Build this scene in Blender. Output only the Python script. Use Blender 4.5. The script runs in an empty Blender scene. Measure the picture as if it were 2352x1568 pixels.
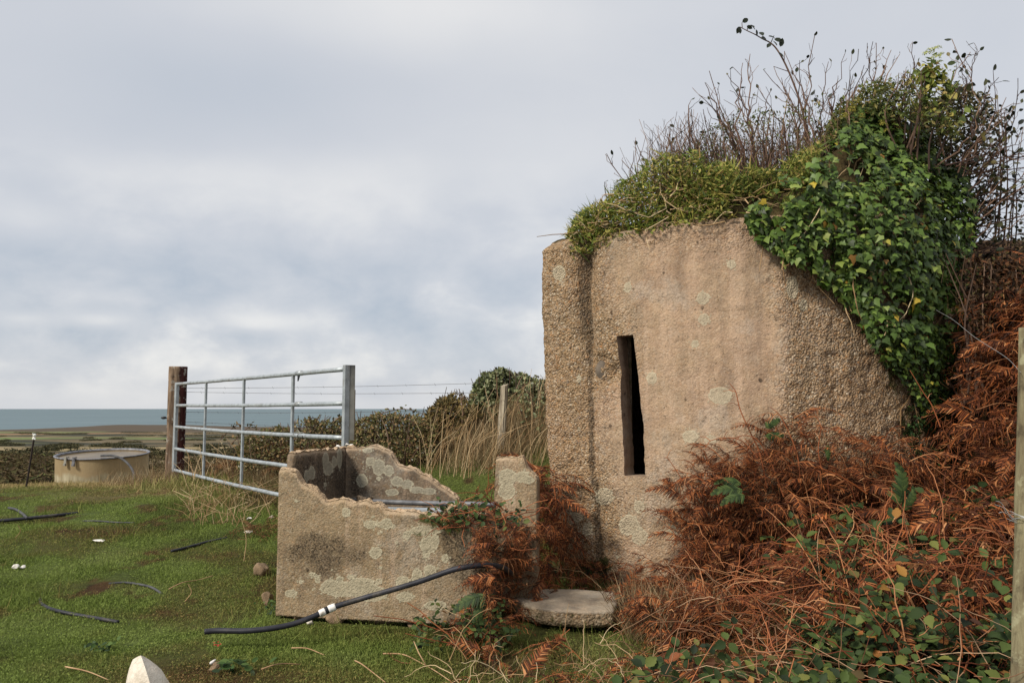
import bpy, math
import numpy as np
RNG = np.random.default_rng(7)
# ------------------------------------------------------------------ scene / camera
scene = bpy.context.scene
COL = scene.collection
F = 1829.33          # focal length for a frame 2352 wide (28 mm on 36 mm)
TH = math.atan(154.0 / F)
EYE = 1.2
CT, ST = math.cos(TH), math.sin(TH)

def P(px, py, Y):
    """world point seen at frame position (2352 x 1568) and distance Y ahead of the camera"""
    u = (px - 1176.0) / F
    v = (784.0 - py) / F
    k = Y / (CT - v * ST)
    return np.array([u * k, Y, EYE + (ST + v * CT) * k])

def proj(V):
    V = np.asarray(V, float)
    x, y, z = V[..., 0], V[..., 1], V[..., 2] - EYE
    d = y * CT + z * ST
    v = -y * ST + z * CT
    return 1176 + F * x / d, 784 - F * v / d

def PZ(px, py, z):
    """point at frame position on the horizontal plane z"""
    u = (px - 1176.0) / F
    v = (784.0 - py) / F
    k = (z - EYE) / (ST + v * CT)
    return np.array([u * k, (CT - v * ST) * k, z])

cam = bpy.data.cameras.new('camera')
cam.lens = 28.0; cam.sensor_width = 36.0; cam.clip_start = 0.05; cam.clip_end = 200000
co = bpy.data.objects.new('camera', cam); COL.objects.link(co)
co.location = (0, 0, EYE); co.rotation_euler = (math.pi / 2 + TH, 0, 0)
scene.camera = co

# ------------------------------------------------------------------ numpy noise
def _h(ix, iy, iz, seed):
    n = (ix * 374761393 + iy * 668265263 + iz * 1274126177 + seed * 974634777) & 0xffffffff
    n = ((n ^ (n >> 13)) * 1274126177) & 0xffffffff
    n = n ^ (n >> 16)
    return (n & 0xffff) / 65535.0

def vnoise(p, seed=0):
    p = np.asarray(p, float)
    i = np.floor(p).astype(np.int64); f = p - i
    f = f * f * (3 - 2 * f)
    r = 0
    for dx in (0, 1):
        wx = f[..., 0] if dx else 1 - f[..., 0]
        for dy in (0, 1):
            wy = f[..., 1] if dy else 1 - f[..., 1]
            for dz in (0, 1):
                wz = f[..., 2] if dz else 1 - f[..., 2]
                r = r + wx * wy * wz * _h(i[..., 0] + dx, i[..., 1] + dy, i[..., 2] + dz, seed)
    return r * 2 - 1

def fbm(p, octv=4, seed=0):
    p = np.asarray(p, float); a = 1.0; r = 0; t = 0
    for o in range(octv):
        r = r + a * vnoise(p, seed + o * 17); t += a
        p = p * 2.03 + 11.3; a *= .5
    return r / t

def xyz(x, y, z=0.0):
    x, y = np.broadcast_arrays(np.asarray(x, float), np.asarray(y, float))
    return np.stack([x, y, np.zeros_like(x) + z], -1)

def sstep(a, b, x):
    t = np.clip((np.asarray(x, float) - a) / (b - a), 0, 1)
    return t * t * (3 - 2 * t)

# ------------------------------------------------------------------ mesh helpers
def lin(r, g, b):
    f = lambda c: (c / 255 / 12.92) if c / 255 <= .04045 else ((c / 255 + .055) / 1.055) ** 2.4
    return (f(r), f(g), f(b), 1.0)

def mk(name, V, faces, mat, parent=None, origin=None, smooth=True, attrs=None):
    """faces: list of int arrays (n,k). One mesh object, its origin at the base of its own bulk."""
    V = np.asarray(V, float).reshape(-1, 3)
    if origin is None:
        lo, hi = V.min(0), V.max(0)
        origin = np.array([(lo[0] + hi[0]) / 2, (lo[1] + hi[1]) / 2, lo[2]])
        if parent is not None:
            origin = np.array(parent.matrix_world.translation) if parent.type != 'EMPTY' else np.array(parent.location)
    origin = np.asarray(origin, float)
    me = bpy.data.meshes.new(name)
    faces = [np.asarray(f, np.int64) for f in faces if len(f)]
    tot = np.concatenate([np.full(len(f), f.shape[1]) for f in faces])
    loops = np.concatenate([f.ravel() for f in faces])
    start = np.concatenate([[0], np.cumsum(tot)[:-1]])
    me.vertices.add(len(V)); me.vertices.foreach_set('co', (V - origin).astype(np.float32).ravel())
    me.loops.add(len(loops)); me.loops.foreach_set('vertex_index', loops.astype(np.int32))
    me.polygons.add(len(tot)); me.polygons.foreach_set('loop_start', start.astype(np.int32))
    me.polygons.foreach_set('loop_total', tot.astype(np.int32))
    me.polygons.foreach_set('use_smooth', np.full(len(tot), bool(smooth)))
    for k, a in (attrs or {}).items():
        at = me.attributes.new(k, 'FLOAT', 'POINT')
        at.data.foreach_set('value', np.asarray(a, np.float32).ravel())
    me.update(calc_edges=True)
    me.materials.append(mat)
    o = bpy.data.objects.new(name, me); COL.objects.link(o)
    if parent is not None:
        o.parent = parent
        pl = np.zeros(3); q = parent
        while q is not None:
            pl += np.array(q.location); q = q.parent
        o.location = origin - pl
        if np.abs(origin - pl).max() < 1e-9: o.location = (0, 0, 0)
    else:
        o.location = origin
    return o

def wloc(o):
    pl = np.zeros(3)
    while o is not None:
        pl += np.array(o.location); o = o.parent
    return pl

def part(name, V, faces, mat, parent, **k):
    return mk(name, V, faces, mat, parent, origin=wloc(parent), **k)

def tag(o, label, cat, group=None, kind=None):
    o['label'] = label; o['category'] = cat
    if group: o['group'] = group
    if kind: o['kind'] = kind
    return o

def struct(o, label=None, cat=None, kind='structure'):
    o['kind'] = kind
    if label: o['label'] = label; o['category'] = cat
    return o

def empty(name, loc, label, cat, group=None):
    o = bpy.data.objects.new(name, None); COL.objects.link(o)
    o.location = loc; o.empty_display_size = .1
    return tag(o, label, cat, group)

def unit(v):
    v = np.asarray(v, float)
    return v / np.maximum(np.linalg.norm(v, axis=-1, keepdims=True), 1e-9)

class MB:
    """collects shapes for ONE mesh"""
    def __init__(s): s.V = []; s.F = {}; s.n = 0
    def add(s, V, faces):
        V = np.asarray(V, float).reshape(-1, 3)
        for f in faces:
            f = np.asarray(f, np.int64)
            if len(f): s.F.setdefault(f.shape[1], []).append(f + s.n)
        s.V.append(V); s.n += len(V)
    def tube(s, pts, r, n=5, cap=True, flat=1.0):
        pts = np.asarray(pts, float); m = len(pts)
        r = np.broadcast_to(np.asarray(r, float), (m,))
        t = unit(np.gradient(pts, axis=0))
        ref = np.array([0, 0, 1.0]) if abs(t[:, 2]).mean() < .8 else np.array([1.0, 0, 0])
        a = unit(np.cross(t, ref)); b = np.cross(t, a)
        an = np.arange(n) * 2 * math.pi / n + .3
        ring = a[:, None] * np.cos(an)[None, :, None] + b[:, None] * (np.sin(an) * flat)[None, :, None]
        V = pts[:, None] + ring * r[:, None, None]
        i = np.arange(m - 1)[:, None] * n; j = np.arange(n)[None]; k = (j + 1) % n
        q = np.stack([i + j, i + k, i + n + k, i + n + j], -1).reshape(-1, 4)
        fs = [q]
        if cap: fs += [np.arange(n)[::-1][None], (np.arange(n) + (m - 1) * n)[None]]
        s.add(V, fs)
    def box(s, c, ax, ay, az):
        c, ax, ay, az = [np.asarray(v, float) for v in (c, ax, ay, az)]
        V = [c + sx * ax + sy * ay + sz * az for sz in (-1, 1) for sy in (-1, 1) for sx in (-1, 1)]
        s.add(V, [[(0, 2, 3, 1), (4, 5, 7, 6), (0, 1, 5, 4), (2, 6, 7, 3), (0, 4, 6, 2), (1, 3, 7, 5)]])
    def bbox(s, c, ax, ay, az, bev=.004):
        """box with chamfered edges along its z axis"""
        c, ax, ay, az = [np.asarray(v, float) for v in (c, ax, ay, az)]
        lx, ly = np.linalg.norm(ax), np.linalg.norm(ay)
        bx, by = bev / lx, bev / ly
        pr = [(-1 + bx, -1), (1 - bx, -1), (1, -1 + by), (1, 1 - by), (1 - bx, 1), (-1 + bx, 1), (-1, 1 - by), (-1, -1 + by)]
        V = [c + u * ax + v * ay + w * az for w in (-1, 1) for u, v in pr]
        q = [(i, (i + 1) % 8, 8 + (i + 1) % 8, 8 + i) for i in range(8)]
        s.add(V, [q, [tuple(range(7, -1, -1)), tuple(range(8, 16))]])
    def grid(s, V):
        V = np.asarray(V, float); a, b = V.shape[:2]
        i = np.arange(a - 1)[:, None] * b + np.arange(b - 1)[None]
        s.add(V, [np.stack([i, i + 1, i + b + 1, i + b], -1).reshape(-1, 4)])
    def scatter(s, T, pos, R, sc):
        """template T=(verts, faces) at pos with rotation matrices R (columns x,y,z) and scale sc"""
        tv, tf = T; tv = np.asarray(tv, float); N = len(pos)
        if N == 0: return
        sc = np.asarray(sc, float)
        if sc.ndim == 1: sc = sc[:, None].repeat(3, 1)
        V = np.einsum('nij,nkj->nki', R, tv[None] * sc[:, None, :]) + np.asarray(pos)[:, None]
        fs = []
        for f in tf:
            f = np.asarray(f, np.int64)
            fs.append((f[None] + (np.arange(N) * len(tv))[:, None, None]).reshape(-1, f.shape[1]))
        s.add(V.reshape(-1, 3), fs)
    def build(s, name, mat, parent=None, **k):
        V = np.concatenate(s.V); fs = [np.concatenate(v) for v in s.F.values()]
        if parent is not None: return part(name, V, fs, mat, parent, **k)
        return mk(name, V, fs, mat, **k)

def frames(z, y):
    """rotation matrices with local z ~ normal, local y ~ tip direction"""
    z = unit(z); y = unit(y - (y * z).sum(-1, keepdims=True) * z); x = np.cross(y, z)
    return np.stack([x, y, z], -1)

def rnd_unit(n, rng=RNG):
    return unit(rng.normal(size=(n, 3)))

def catmull(pts, per=6, closed=False):
    pts = np.asarray(pts, float)
    if closed: q = np.concatenate([pts[-1:], pts, pts[:2]])
    else: q = np.concatenate([2 * pts[:1] - pts[1:2], pts, 2 * pts[-1:] - pts[-2:-1]])
    out = []
    for i in range(1, len(q) - 2):
        p0, p1, p2, p3 = q[i - 1], q[i], q[i + 1], q[i + 2]
        for t in np.arange(per) / per:
            out.append(.5 * ((2 * p1) + (p2 - p0) * t + (2 * p0 - 5 * p1 + 4 * p2 - p3) * t * t + (3 * p1 - p0 - 3 * p2 + p3) * t ** 3))
    if not closed: out.append(q[-2])
    return np.array(out)

# ------------------------------------------------------------------ material helpers
class NT:
    def __init__(s, name):
        s.m = bpy.data.materials.new(name); s.m.use_nodes = True
        s.t = s.m.node_tree; s.t.nodes.clear()
        s.out = s.t.nodes.new('ShaderNodeOutputMaterial')
        s.b = s.t.nodes.new('ShaderNodeBsdfPrincipled')
        s.t.links.new(s.b.outputs[0], s.out.inputs[0])
        s._tc = None
    def n(s, typ, **k):
        o = s.t.nodes.new(typ)
        for a, v in k.items(): setattr(o, a, v)
        return o
    def set(s, sock, v):
        if isinstance(v, bpy.types.NodeSocket): s.t.links.new(v, sock)
        else: sock.default_value = v
    @property
    def obj(s):
        if s._tc is None: s._tc = s.n('ShaderNodeTexCoord')
        return s._tc.outputs['Object']
    def pos(s):
        return s.n('ShaderNodeNewGeometry').outputs['Position']
    def mapping(s, vec, scale=(1, 1, 1), rot=(0, 0, 0), loc=(0, 0, 0)):
        o = s.n('ShaderNodeMapping'); s.set(o.inputs[0], vec)
        o.inputs['Scale'].default_value = scale; o.inputs['Rotation'].default_value = rot; o.inputs['Location'].default_value = loc
        return o.outputs[0]
    def noise(s, vec, scale, detail=4, rough=.55, dist=0, out='Fac'):
        o = s.n('ShaderNodeTexNoise'); s.set(o.inputs['Vector'], vec)
        o.inputs['Scale'].default_value = scale; o.inputs['Detail'].default_value = detail
        o.inputs['Roughness'].default_value = rough; o.inputs['Distortion'].default_value = dist
        return o.outputs[out]
    def voro(s, vec, scale, out='Distance', feature='F1', rnd=1.0):
        o = s.n('ShaderNodeTexVoronoi', feature=feature); s.set(o.inputs['Vector'], vec)
        o.inputs['Scale'].default_value = scale; o.inputs['Randomness'].default_value = rnd
        return o.outputs[out]
    def ramp(s, fac, stops, interp='LINEAR'):
        o = s.n('ShaderNodeValToRGB'); s.set(o.inputs[0], fac); cr = o.color_ramp; cr.interpolation = interp
        while len(cr.elements) < len(stops): cr.elements.new(.5)
        for e, (p, c) in zip(cr.elements, stops):
            e.position = p; e.color = c if len(c) == 4 else (*c, 1)
        return o.outputs[0]
    def mix(s, fac, a, b, blend='MIX'):
        o = s.n('ShaderNodeMix', data_type='RGBA', blend_type=blend)
        s.set(o.inputs[0], fac); s.set(o.inputs[6], a); s.set(o.inputs[7], b)
        return o.outputs[2]
    def math(s, op, a, b=0.0, c=None, clamp=False):
        o = s.n('ShaderNodeMath', operation=op, use_clamp=clamp)
        s.set(o.inputs[0], a); s.set(o.inputs[1], b)
        if c is not None: s.set(o.inputs[2], c)
        return o.outputs[0]
    def step(s, x, a, b):
        o = s.n('ShaderNodeMapRange', interpolation_type='SMOOTHSTEP')
        s.set(o.inputs[0], x); o.inputs[1].default_value = a; o.inputs[2].default_value = b
        return o.outputs[0]
    def attr(s, name):
        o = s.n('ShaderNodeAttribute', attribute_name=name); return o.outputs['Fac']
    def rpi(s):
        return s.n('ShaderNodeNewGeometry').outputs['Random Per Island']
    def bump(s, h, strength, dist, prev=None):
        o = s.n('ShaderNodeBump'); s.set(o.inputs['Height'], h)
        o.inputs['Strength'].default_value = strength; o.inputs['Distance'].default_value = dist
        if prev is not None: s.set(o.inputs['Normal'], prev)
        return o.outputs[0]
    def fin(s, col, rough=.8, normal=None, spec=.3, metal=0.0):
        s.set(s.b.inputs['Base Color'], col); s.set(s.b.inputs['Roughness'], rough)
        s.b.inputs['Specular IOR Level'].default_value = spec; s.b.inputs['Metallic'].default_value = metal
        if normal is not None: s.set(s.b.inputs['Normal'], normal)
        return s.m

def leaf_mat(name, stops, rough=.5, spec=.35, trans=.25, back=None, patch=None):
    """leaves: colour picked per leaf from a ramp, thin translucency"""
    t = NT(name); g = t.n('ShaderNodeNewGeometry')
    c = t.ramp(g.outputs['Random Per Island'], stops)
    pn = t.noise(g.outputs['Position'], patch or 2.2, 3)
    v = t.n('ShaderNodeHueSaturation'); t.set(v.inputs['Value'], t.math('MULTIPLY_ADD', pn, .9, .55)); t.set(v.inputs['Color'], c)
    c = v.outputs[0]
    if back: c = t.mix(g.outputs['Backfacing'], c, back)
    m = t.fin(c, rough, None, spec)
    if trans:
        tr = t.n('ShaderNodeBsdfTranslucent'); t.set(tr.inputs[0], c)
        mx = t.n('ShaderNodeMixShader'); mx.inputs[0].default_value = trans
        t.t.links.new(t.b.outputs[0], mx.inputs[1]); t.t.links.new(tr.outputs[0], mx.inputs[2])
        t.t.links.new(mx.outputs[0], t.out.inputs[0])
    return m

# leaf shapes, tip along +y, unit length
IVY = (np.array([(0, .3, .03), (0, 0, 0), (.3, -.1, -.05), (.52, .22, -.09), (.3, .42, -.02), (0, 1, -.1), (-.3, .42, -.02), (-.52, .22, -.09), (-.3, -.1, -.05)]),
       [[(0, i, i % 8 + 1) for i in range(1, 9)]])
OVAL = (np.array([(0, 0, 0), (.24, .2, .05), (.32, .5, .06), (.2, .8, .03), (0, 1, -.06), (-.2, .8, .03), (-.32, .5, .06), (-.24, .2, .05), (0, .5, -.02)]),
        [[(8, i, (i + 1) % 8) for i in range(8)]])
_o = [(0, 0)] + [((.34 if k % 2 else .29) * math.sin(math.pi * (k / 8) ** .8) + .01, k / 8 + (.03 if k % 2 else -.01)) for k in range(1, 8)]
_b = [(0, 0, 0)] + [(x, y, .10 * x / .34 - .10 * y * y) for x, y in _o[1:]] + [(0, 1, -.16)] + [(-x, y, .10 * x / .34 - .10 * y * y) for x, y in _o[:0:-1]] + [(0, .33, -.03), (0, .66, -.06)]
BRAM = (np.array(_b), [[(16 if k in (0, 1, 2, 3, 12, 13, 14, 15) else 17, k, (k + 1) % 16) for k in range(16)] + [(16, 4, 17), (17, 12, 16)]])
DIAM = (np.array([(0, 0, 0), (.22, .5, .05), (0, 1, -.04), (-.22, .5, .05)]), [[(0, 1, 2), (0, 2, 3)]])
THIN = (np.array([(-.035, 0, 0), (.035, 0, 0), (.03, .5, .06), (-.03, .5, .06), (0, 1, .2)]), [[(0, 1, 2, 3)], [(3, 2, 4)]])
TURF = (np.array([(-.09, 0, 0), (.09, 0, 0), (.02, .95, .25)]), [[(0, 1, 2)]])
# ------------------------------------------------------------------ light
SUN_DIR = unit(np.array([-.75, -.62, .80]))      # towards the sun
sun = bpy.data.lights.new('sun', 'SUN'); sun.energy = 3.3; sun.angle = math.radians(10); sun.color = (1, .94, .85)
so = bpy.data.objects.new('sun', sun); COL.objects.link(so)
from mathutils import Vector
so.rotation_euler = Vector(SUN_DIR).to_track_quat('Z', 'Y').to_euler(); so.location = (-20, -20, 30)

world = bpy.data.worlds.new('World'); scene.world = world; world.use_nodes = True
class WT(NT):
    def __init__(s):
        s.t = world.node_tree; s.t.nodes.clear(); s._tc = None
w = WT()
wo = w.n('ShaderNodeOutputWorld'); bg = w.n('ShaderNodeBackground'); w.t.links.new(bg.outputs[0], wo.inputs[0])
bg.inputs[1].default_value = .1
sky = w.n('ShaderNodeTexSky', sky_type='NISHITA'); sky.sun_disc = False
sky.sun_elevation = math.asin(SUN_DIR[2]); sky.sun_rotation = math.atan2(SUN_DIR[0], SUN_DIR[1])
sky.altitude = 60; sky.dust_density = 1.5
dirv = w.n('ShaderNodeTexCoord').outputs['Generated']
sep = w.n('ShaderNodeSeparateXYZ'); w.set(sep.inputs[0], dirv)
zz = w.math('MAXIMUM', sep.outputs[2], 0.0)
den = w.math('ADD', zz, .13)
cmb = w.n('ShaderNodeCombineXYZ')
w.set(cmb.inputs[0], w.math('DIVIDE', sep.outputs[0], den)); w.set(cmb.inputs[1], w.math('DIVIDE', sep.outputs[1], den)); w.set(cmb.inputs[2], zz)
n1 = w.noise(cmb.outputs[0], .55, 6, .5, .4)
n2 = w.noise(w.mapping(cmb.outputs[0], (1, .55, 1), (0, 0, .5), (3.1, 1.7, 0)), 1.5, 7, .52, .5)
n3 = w.noise(w.mapping(dirv, (9, 9, 15), (0, 0, 0), (2.3, .4, .8)), 1.0, 7, .55, .15)
def blob(px, py, rx, ry, amp, nz=.5):
    """a soft cloud patch in the sky around one direction"""
    d = unit(P(px, py, 10) - np.array([0, 0, EYE])); rt = unit(np.cross(d, [0, 0, 1.0])); up = np.cross(rt, d)
    def dot(v):
        o = w.n('ShaderNodeVectorMath', operation='DOT_PRODUCT'); w.set(o.inputs[0], dirv); o.inputs[1].default_value = tuple(v); return o.outputs['Value']
    a = w.math('DIVIDE', dot(rt), rx / F); b = w.math('DIVIDE', dot(up), ry / F)
    q = w.math('ADD', w.math('MULTIPLY', a, a), w.math('MULTIPLY', b, b))
    q = w.math('ADD', q, w.math('MULTIPLY_ADD', n2 if rx > 200 else n3, 2 * nz if rx > 200 else 5.0, -nz if rx > 200 else -2.5))
    g = w.math('EXPONENT', w.math('MULTIPLY', q, -1.0))
    fr = w.math('GREATER_THAN', dot(d), .3)
    return w.math('MULTIPLY', w.math('MULTIPLY', g, fr), amp)
cover = w.math('MULTIPLY_ADD', n1, .5, .33)              # 0 = thin blue-grey veil, 1 = white cloud
for a in [(950, 20, 420, 110, .34), (560, 410, 380, 70, .34), (1450, 330, 500, 150, .12), (480, 190, 330, 90, -.18), (120, 590, 330, 70, -.18),
          (330, 330, 260, 60, -.12), (1350, 620, 700, 60, -.14), (600, 738, 120, 26, .5), (220, 735, 110, 24, .36), (60, 735, 60, 20, .25),
          (420, 770, 190, 50, -.22), (110, 750, 70, 40, -.2), (900, 690, 420, 40, -.10), (60, 510, 90, 40, .2), (700, 640, 300, 30, -.08),
          (300, 930, 900, 55, .16), (1000, 760, 300, 40, -.1), (240, 682, 80, 16, .2)]:
    cover = w.math('ADD', cover, blob(*a))
cover = w.math('ADD', cover, w.math('MULTIPLY_ADD', n2, .08, -.04))
# lumpy cumulus low over the sea
n4 = w.noise(w.mapping(dirv, (3.2, 3.2, 4.6), (0, 0, .3), (.3, 4.4, 1.8)), 1.0, 6, .5, .15)
low = w.math('MULTIPLY', w.step(sep.outputs[2], .34, .10), w.step(sep.outputs[2], -.01, .05))
cover = w.math('ADD', cover, w.math('MULTIPLY', low, w.math('MULTIPLY_ADD', n3, 1.9, -.95)))
cover = w.math('ADD', cover, w.math('MULTIPLY_ADD', n4, .34, -.17))
ccol = w.ramp(cover, [(.0, (3.9, 4.4, 5.1, 1)), (.30, (4.6, 4.95, 5.5, 1)), (.60, (5.35, 5.55, 5.95, 1)), (1.0, (7.1, 7.05, 7.0, 1))])
# overcast: clouds overhead are brighter than the ones near the horizon
lift = w.step(sep.outputs[2], .40, .95)
ccol = w.mix(lift, ccol, (7.6, 7.8, 8.3, 1))
res = w.mix(.10, ccol, sky.outputs[0])
w.set(bg.inputs[0], res)
scene.view_settings.view_transform = 'Standard'; scene.view_settings.look = 'None'
scene.view_settings.exposure = 0.28; scene.view_settings.gamma = 1.0; scene.view_settings.use_curve_mapping = False

# ------------------------------------------------------------------ terrain
FAR_D = [-40, 0, 2, 3, 4.7, 6, 8, 9.6, 11.2, 13, 16, 22, 30, 60, 120, 300, 800, 1500, 2200, 2700, 4000]
FAR_Z = [-.3, -.12, -.06, -.05, -.005, .09, .24, .25, .14, -.05, -.5, -1.4, -2.5, -4.6, -7.6, -16.5, -34.7, -51, -62.0, -70, -90]
WALLPX = [(1258, 5.78), (1300, 5.66), (1360, 5.53), (1450, 5.36), (1560, 5.2), (1700, 5.06), (1850, 5.02), (2000, 5.1), (2110, 5.3), (2180, 5.65)]
WX = np.array([P(a, 938, d)[0] for a, d in WALLPX]); WY = np.array([d for a, d in WALLPX])

def hgt(x, y):
    x = np.asarray(x, float); y = np.asarray(y, float)
    z = np.interp(y, FAR_D, FAR_Z)
    # the green gap and hedge bank behind the trough
    z = z + .24 * sstep(-2.4, -.5, x) * sstep(5.6, 8.0, y) * (1 - sstep(9, 16, y))
    bank = np.exp(-((y - (9.6 + .1 * x)) / .9) ** 2) * sstep(-4.6, -1.0, x) * .35
    z = z + bank
    z = z + .55 * sstep(-.9, .6, x) * sstep(7.6, 9.4, y) * (1 - sstep(10, 18, y))
    # bracken bank on the right
    gx = np.interp(x, [.8, 1.3, 1.8, 2.3, 2.75, 2.95, 3.2, 3.5, 6], [0, .08, .18, .28, .36, .52, 1.05, 1.5, 2.0])
    z = z + gx * np.interp(y, [1.6, 2.8, 3.6, 4.4, 5], [.02, .12, .42, .82, 1]) * (1 - sstep(9, 30, y) * .9)
    near = 1 - sstep(15, 40, y)
    z = z + near * (.03 * fbm(xyz(x * .9, y * .9), 3, 5) + .012 * fbm(xyz(x * 4, y * 4), 3, 9))
    far = sstep(40, 140, y)
    z = z + far * (1.6 * fbm(xyz(x * .006, y * .006), 3, 21) * np.clip(y / 500, .3, 2))
    # low headland out towards the sea
    z = z + 15 * np.exp(-(((x + 1120) / 300) ** 2 + ((y - 2420) / 240) ** 2))
    z = z + 9 * np.exp(-(((x + 700) / 420) ** 2 + ((y - 2350) / 220) ** 2))
    return z

def brownf(x, y):
    b = fbm(xyz(x * 1.1, y * .75), 4, 31) * 1.0 + .45 * fbm(xyz(x * 4, y * 3), 3, 33)
    b = sstep(.10, .42, b) * .48
    m = fbm(xyz(x * 2.6, y * 1.9), 4, 35) + .5 * fbm(xyz(x * 9, y * 7), 2, 36)
    b = np.maximum(b, sstep(.26, .46, m) * .8 * sstep(4.3, 5.0, y))
    b = b + .12 * sstep(6.8, 7.6, y) * sstep(-1.6, -.6, x)
    def g(cx, cy, rx, ry, a): return a * np.exp(-(((x - cx) / rx) ** 2 + ((y - cy) / ry) ** 2))
    for px, py, rx, ry, a in [(600, 1165, .55, .45, 1.0), (460, 1240, .5, .22, .55), (250, 1210, .5, .2, .45), (230, 1290, .35, .12, .5), (330, 1330, .4, .1, .35), (560, 1520, .5, .2, .55), (760, 1540, .6, .2, .45), (900, 1440, .5, .15, .5), (1150, 1500, .4, .25, .6)]:
        q = PZ(px, py, .03 if py > 1350 else .2); b = b + g(q[0], q[1], rx, ry, a)
    b = b + .9 * sstep(.55, 1.1, x) * (1 - sstep(30, 60, y)) + .35 * sstep(8.2, 9.6, y)
    return np.clip(b, 0, 1)

def strawf(x, y):
    s = sstep(9.2, 10.6, y) * (1 - sstep(-4.5, -3.6, x)) * (1 - sstep(13, 18, y)) + .35 * sstep(7.6, 9.2, y) * (1 - sstep(14, 18, y)) * sstep(-.2, .5, fbm(xyz(x * .8, y * .8), 3, 77) + .2)
    return np.clip(s, 0, 1)

az = np.radians(np.concatenate([np.linspace(-100, -42, 60)[:-1], np.linspace(-42, 42, 420), np.linspace(42, 100, 60)[1:]]))
rr = np.concatenate([np.geomspace(.6, 3.2, 24)[:-1], np.geomspace(3.2, 16, 300)[:-1], np.geomspace(16, 4000, 190)])
A, R_ = np.meshgrid(az, rr, indexing='ij')
gx, gy = R_ * np.sin(A), -1.2 + R_ * np.cos(A)
G = np.stack([gx, gy, hgt(gx, gy)], -1)

t = NT('ground_soil_and_turf')
p = t.obj
sp = t.n('ShaderNodeSeparateXYZ'); t.set(sp.inputs[0], p)
turfn = t.noise(p, 1.4, 5); fine = t.noise(p, 38, 4, .7)
turf = t.ramp(turfn, [(.3, lin(76, 86, 40)), (.5, lin(94, 108, 50)), (.72, lin(110, 120, 64))])
turf = t.mix(t.step(fine, .4, .7), t.mix(.5, turf, (.014, .014, .007, 1)), turf)
brn = t.ramp(t.noise(p, 6, 5), [(.3, lin(40, 28, 18)), (.7, lin(84, 62, 38))])
nearc = t.mix(t.attr('brown'), turf, brn)
nearc = t.mix(t.attr('straw'), nearc, t.ramp(t.noise(p, 9, 4), [(.3, lin(120, 100, 66)), (.7, lin(160, 140, 98))]))
scrub = t.ramp(t.noise(t.mapping(p, (1, .5, 1)), .12, 6, .65), [(.32, lin(62, 58, 44)), (.5, lin(96, 84, 62)), (.66, lin(118, 104, 76)), (.8, lin(96, 98, 62))])
fv = t.mapping(p, (1 / 420, 1 / 230, 0), (0, 0, .16))
fid = t.n('ShaderNodeTexVoronoi'); t.set(fid.inputs[0], fv); fid.inputs['Scale'].default_value = 1.0
sc_ = t.n('ShaderNodeSeparateColor'); t.set(sc_.inputs[0], fid.outputs['Color'])
fields = t.ramp(sc_.outputs[0], [(0, lin(104, 92, 70)), (.16, lin(128, 112, 82)), (.3, lin(112, 124, 76)), (.42, lin(92, 82, 62)), (.55, lin(136, 110, 82)), (.66, lin(122, 128, 82)), (.8, lin(82, 76, 60)), (.9, lin(144, 128, 94))], 'CONSTANT')
fields = t.mix(t.math('MULTIPLY', t.step(t.noise(t.mapping(p, (.5, 1, 1)), .012, 6, .7), .42, .6), .75), fields, t.ramp(t.noise(p, .05, 5, .7), [(.35, lin(58, 54, 40)), (.65, lin(104, 92, 66))]))
edge = t.voro(fv, 1.0, 'Distance', 'DISTANCE_TO_EDGE')
fields = t.mix(t.math('SUBTRACT', 1.0, t.step(edge, .03, .07)), fields, lin(54, 54, 42))
rk = t.step(t.math('MULTIPLY_ADD', t.noise(p, .02, 5), 260.0, sp.outputs[1]), 2080, 2260)
fields = t.mix(rk, fields, lin(84, 74, 62))
c = t.mix(t.step(sp.outputs[1], 12.5, 16), nearc, scrub)
c = t.mix(t.step(t.math('MULTIPLY_ADD', t.noise(p, .02, 3), 120.0, sp.outputs[1]), 170, 330), c, fields)
gb = t.bump(t.math('ADD', t.math('MULTIPLY', fine, .6), t.noise(p, 150, 2)), .8, .02)
gm = t.fin(c, .95, gb, .1)
b = MB(); b.grid(G)
ground = b.build('ground', gm, origin=np.zeros(3), attrs={'brown': brownf(gx, gy), 'straw': strawf(gx, gy)})
struct(ground)
# make sure faces look up
if ground.data.polygons[1000].normal.z < 0: ground.data.flip_normals()

# sea
t = NT('grey_blue_sea'); p = t.obj
wv = t.noise(t.mapping(p, (1 / 900, 1 / 160, 1)), 1, 6, .6)
c = t.ramp(wv, [(.3, lin(84, 100, 104)), (.5, lin(93, 109, 113)), (.7, lin(104, 119, 122))])
hz = t.n('ShaderNodeSeparateXYZ'); t.set(hz.inputs[0], p)
m = t.fin(c, .55, t.bump(t.noise(t.mapping(p, (.05, .02, 1)), 1, 5, .6), .5, 2.0), .12)
rs = np.geomspace(900, 160000, 60); aa = np.radians(np.linspace(-100, 100, 90))
A2, R2 = np.meshgrid(aa, rs, indexing='ij')
b = MB(); b.grid(np.stack([R2 * np.sin(A2), R2 * np.cos(A2), np.full_like(R2, -65.0)], -1))
sea = b.build('sea', m, origin=(0, 0, -65.0)); struct(sea)
if sea.data.polygons[100].normal.z < 0: sea.data.flip_normals()

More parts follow.
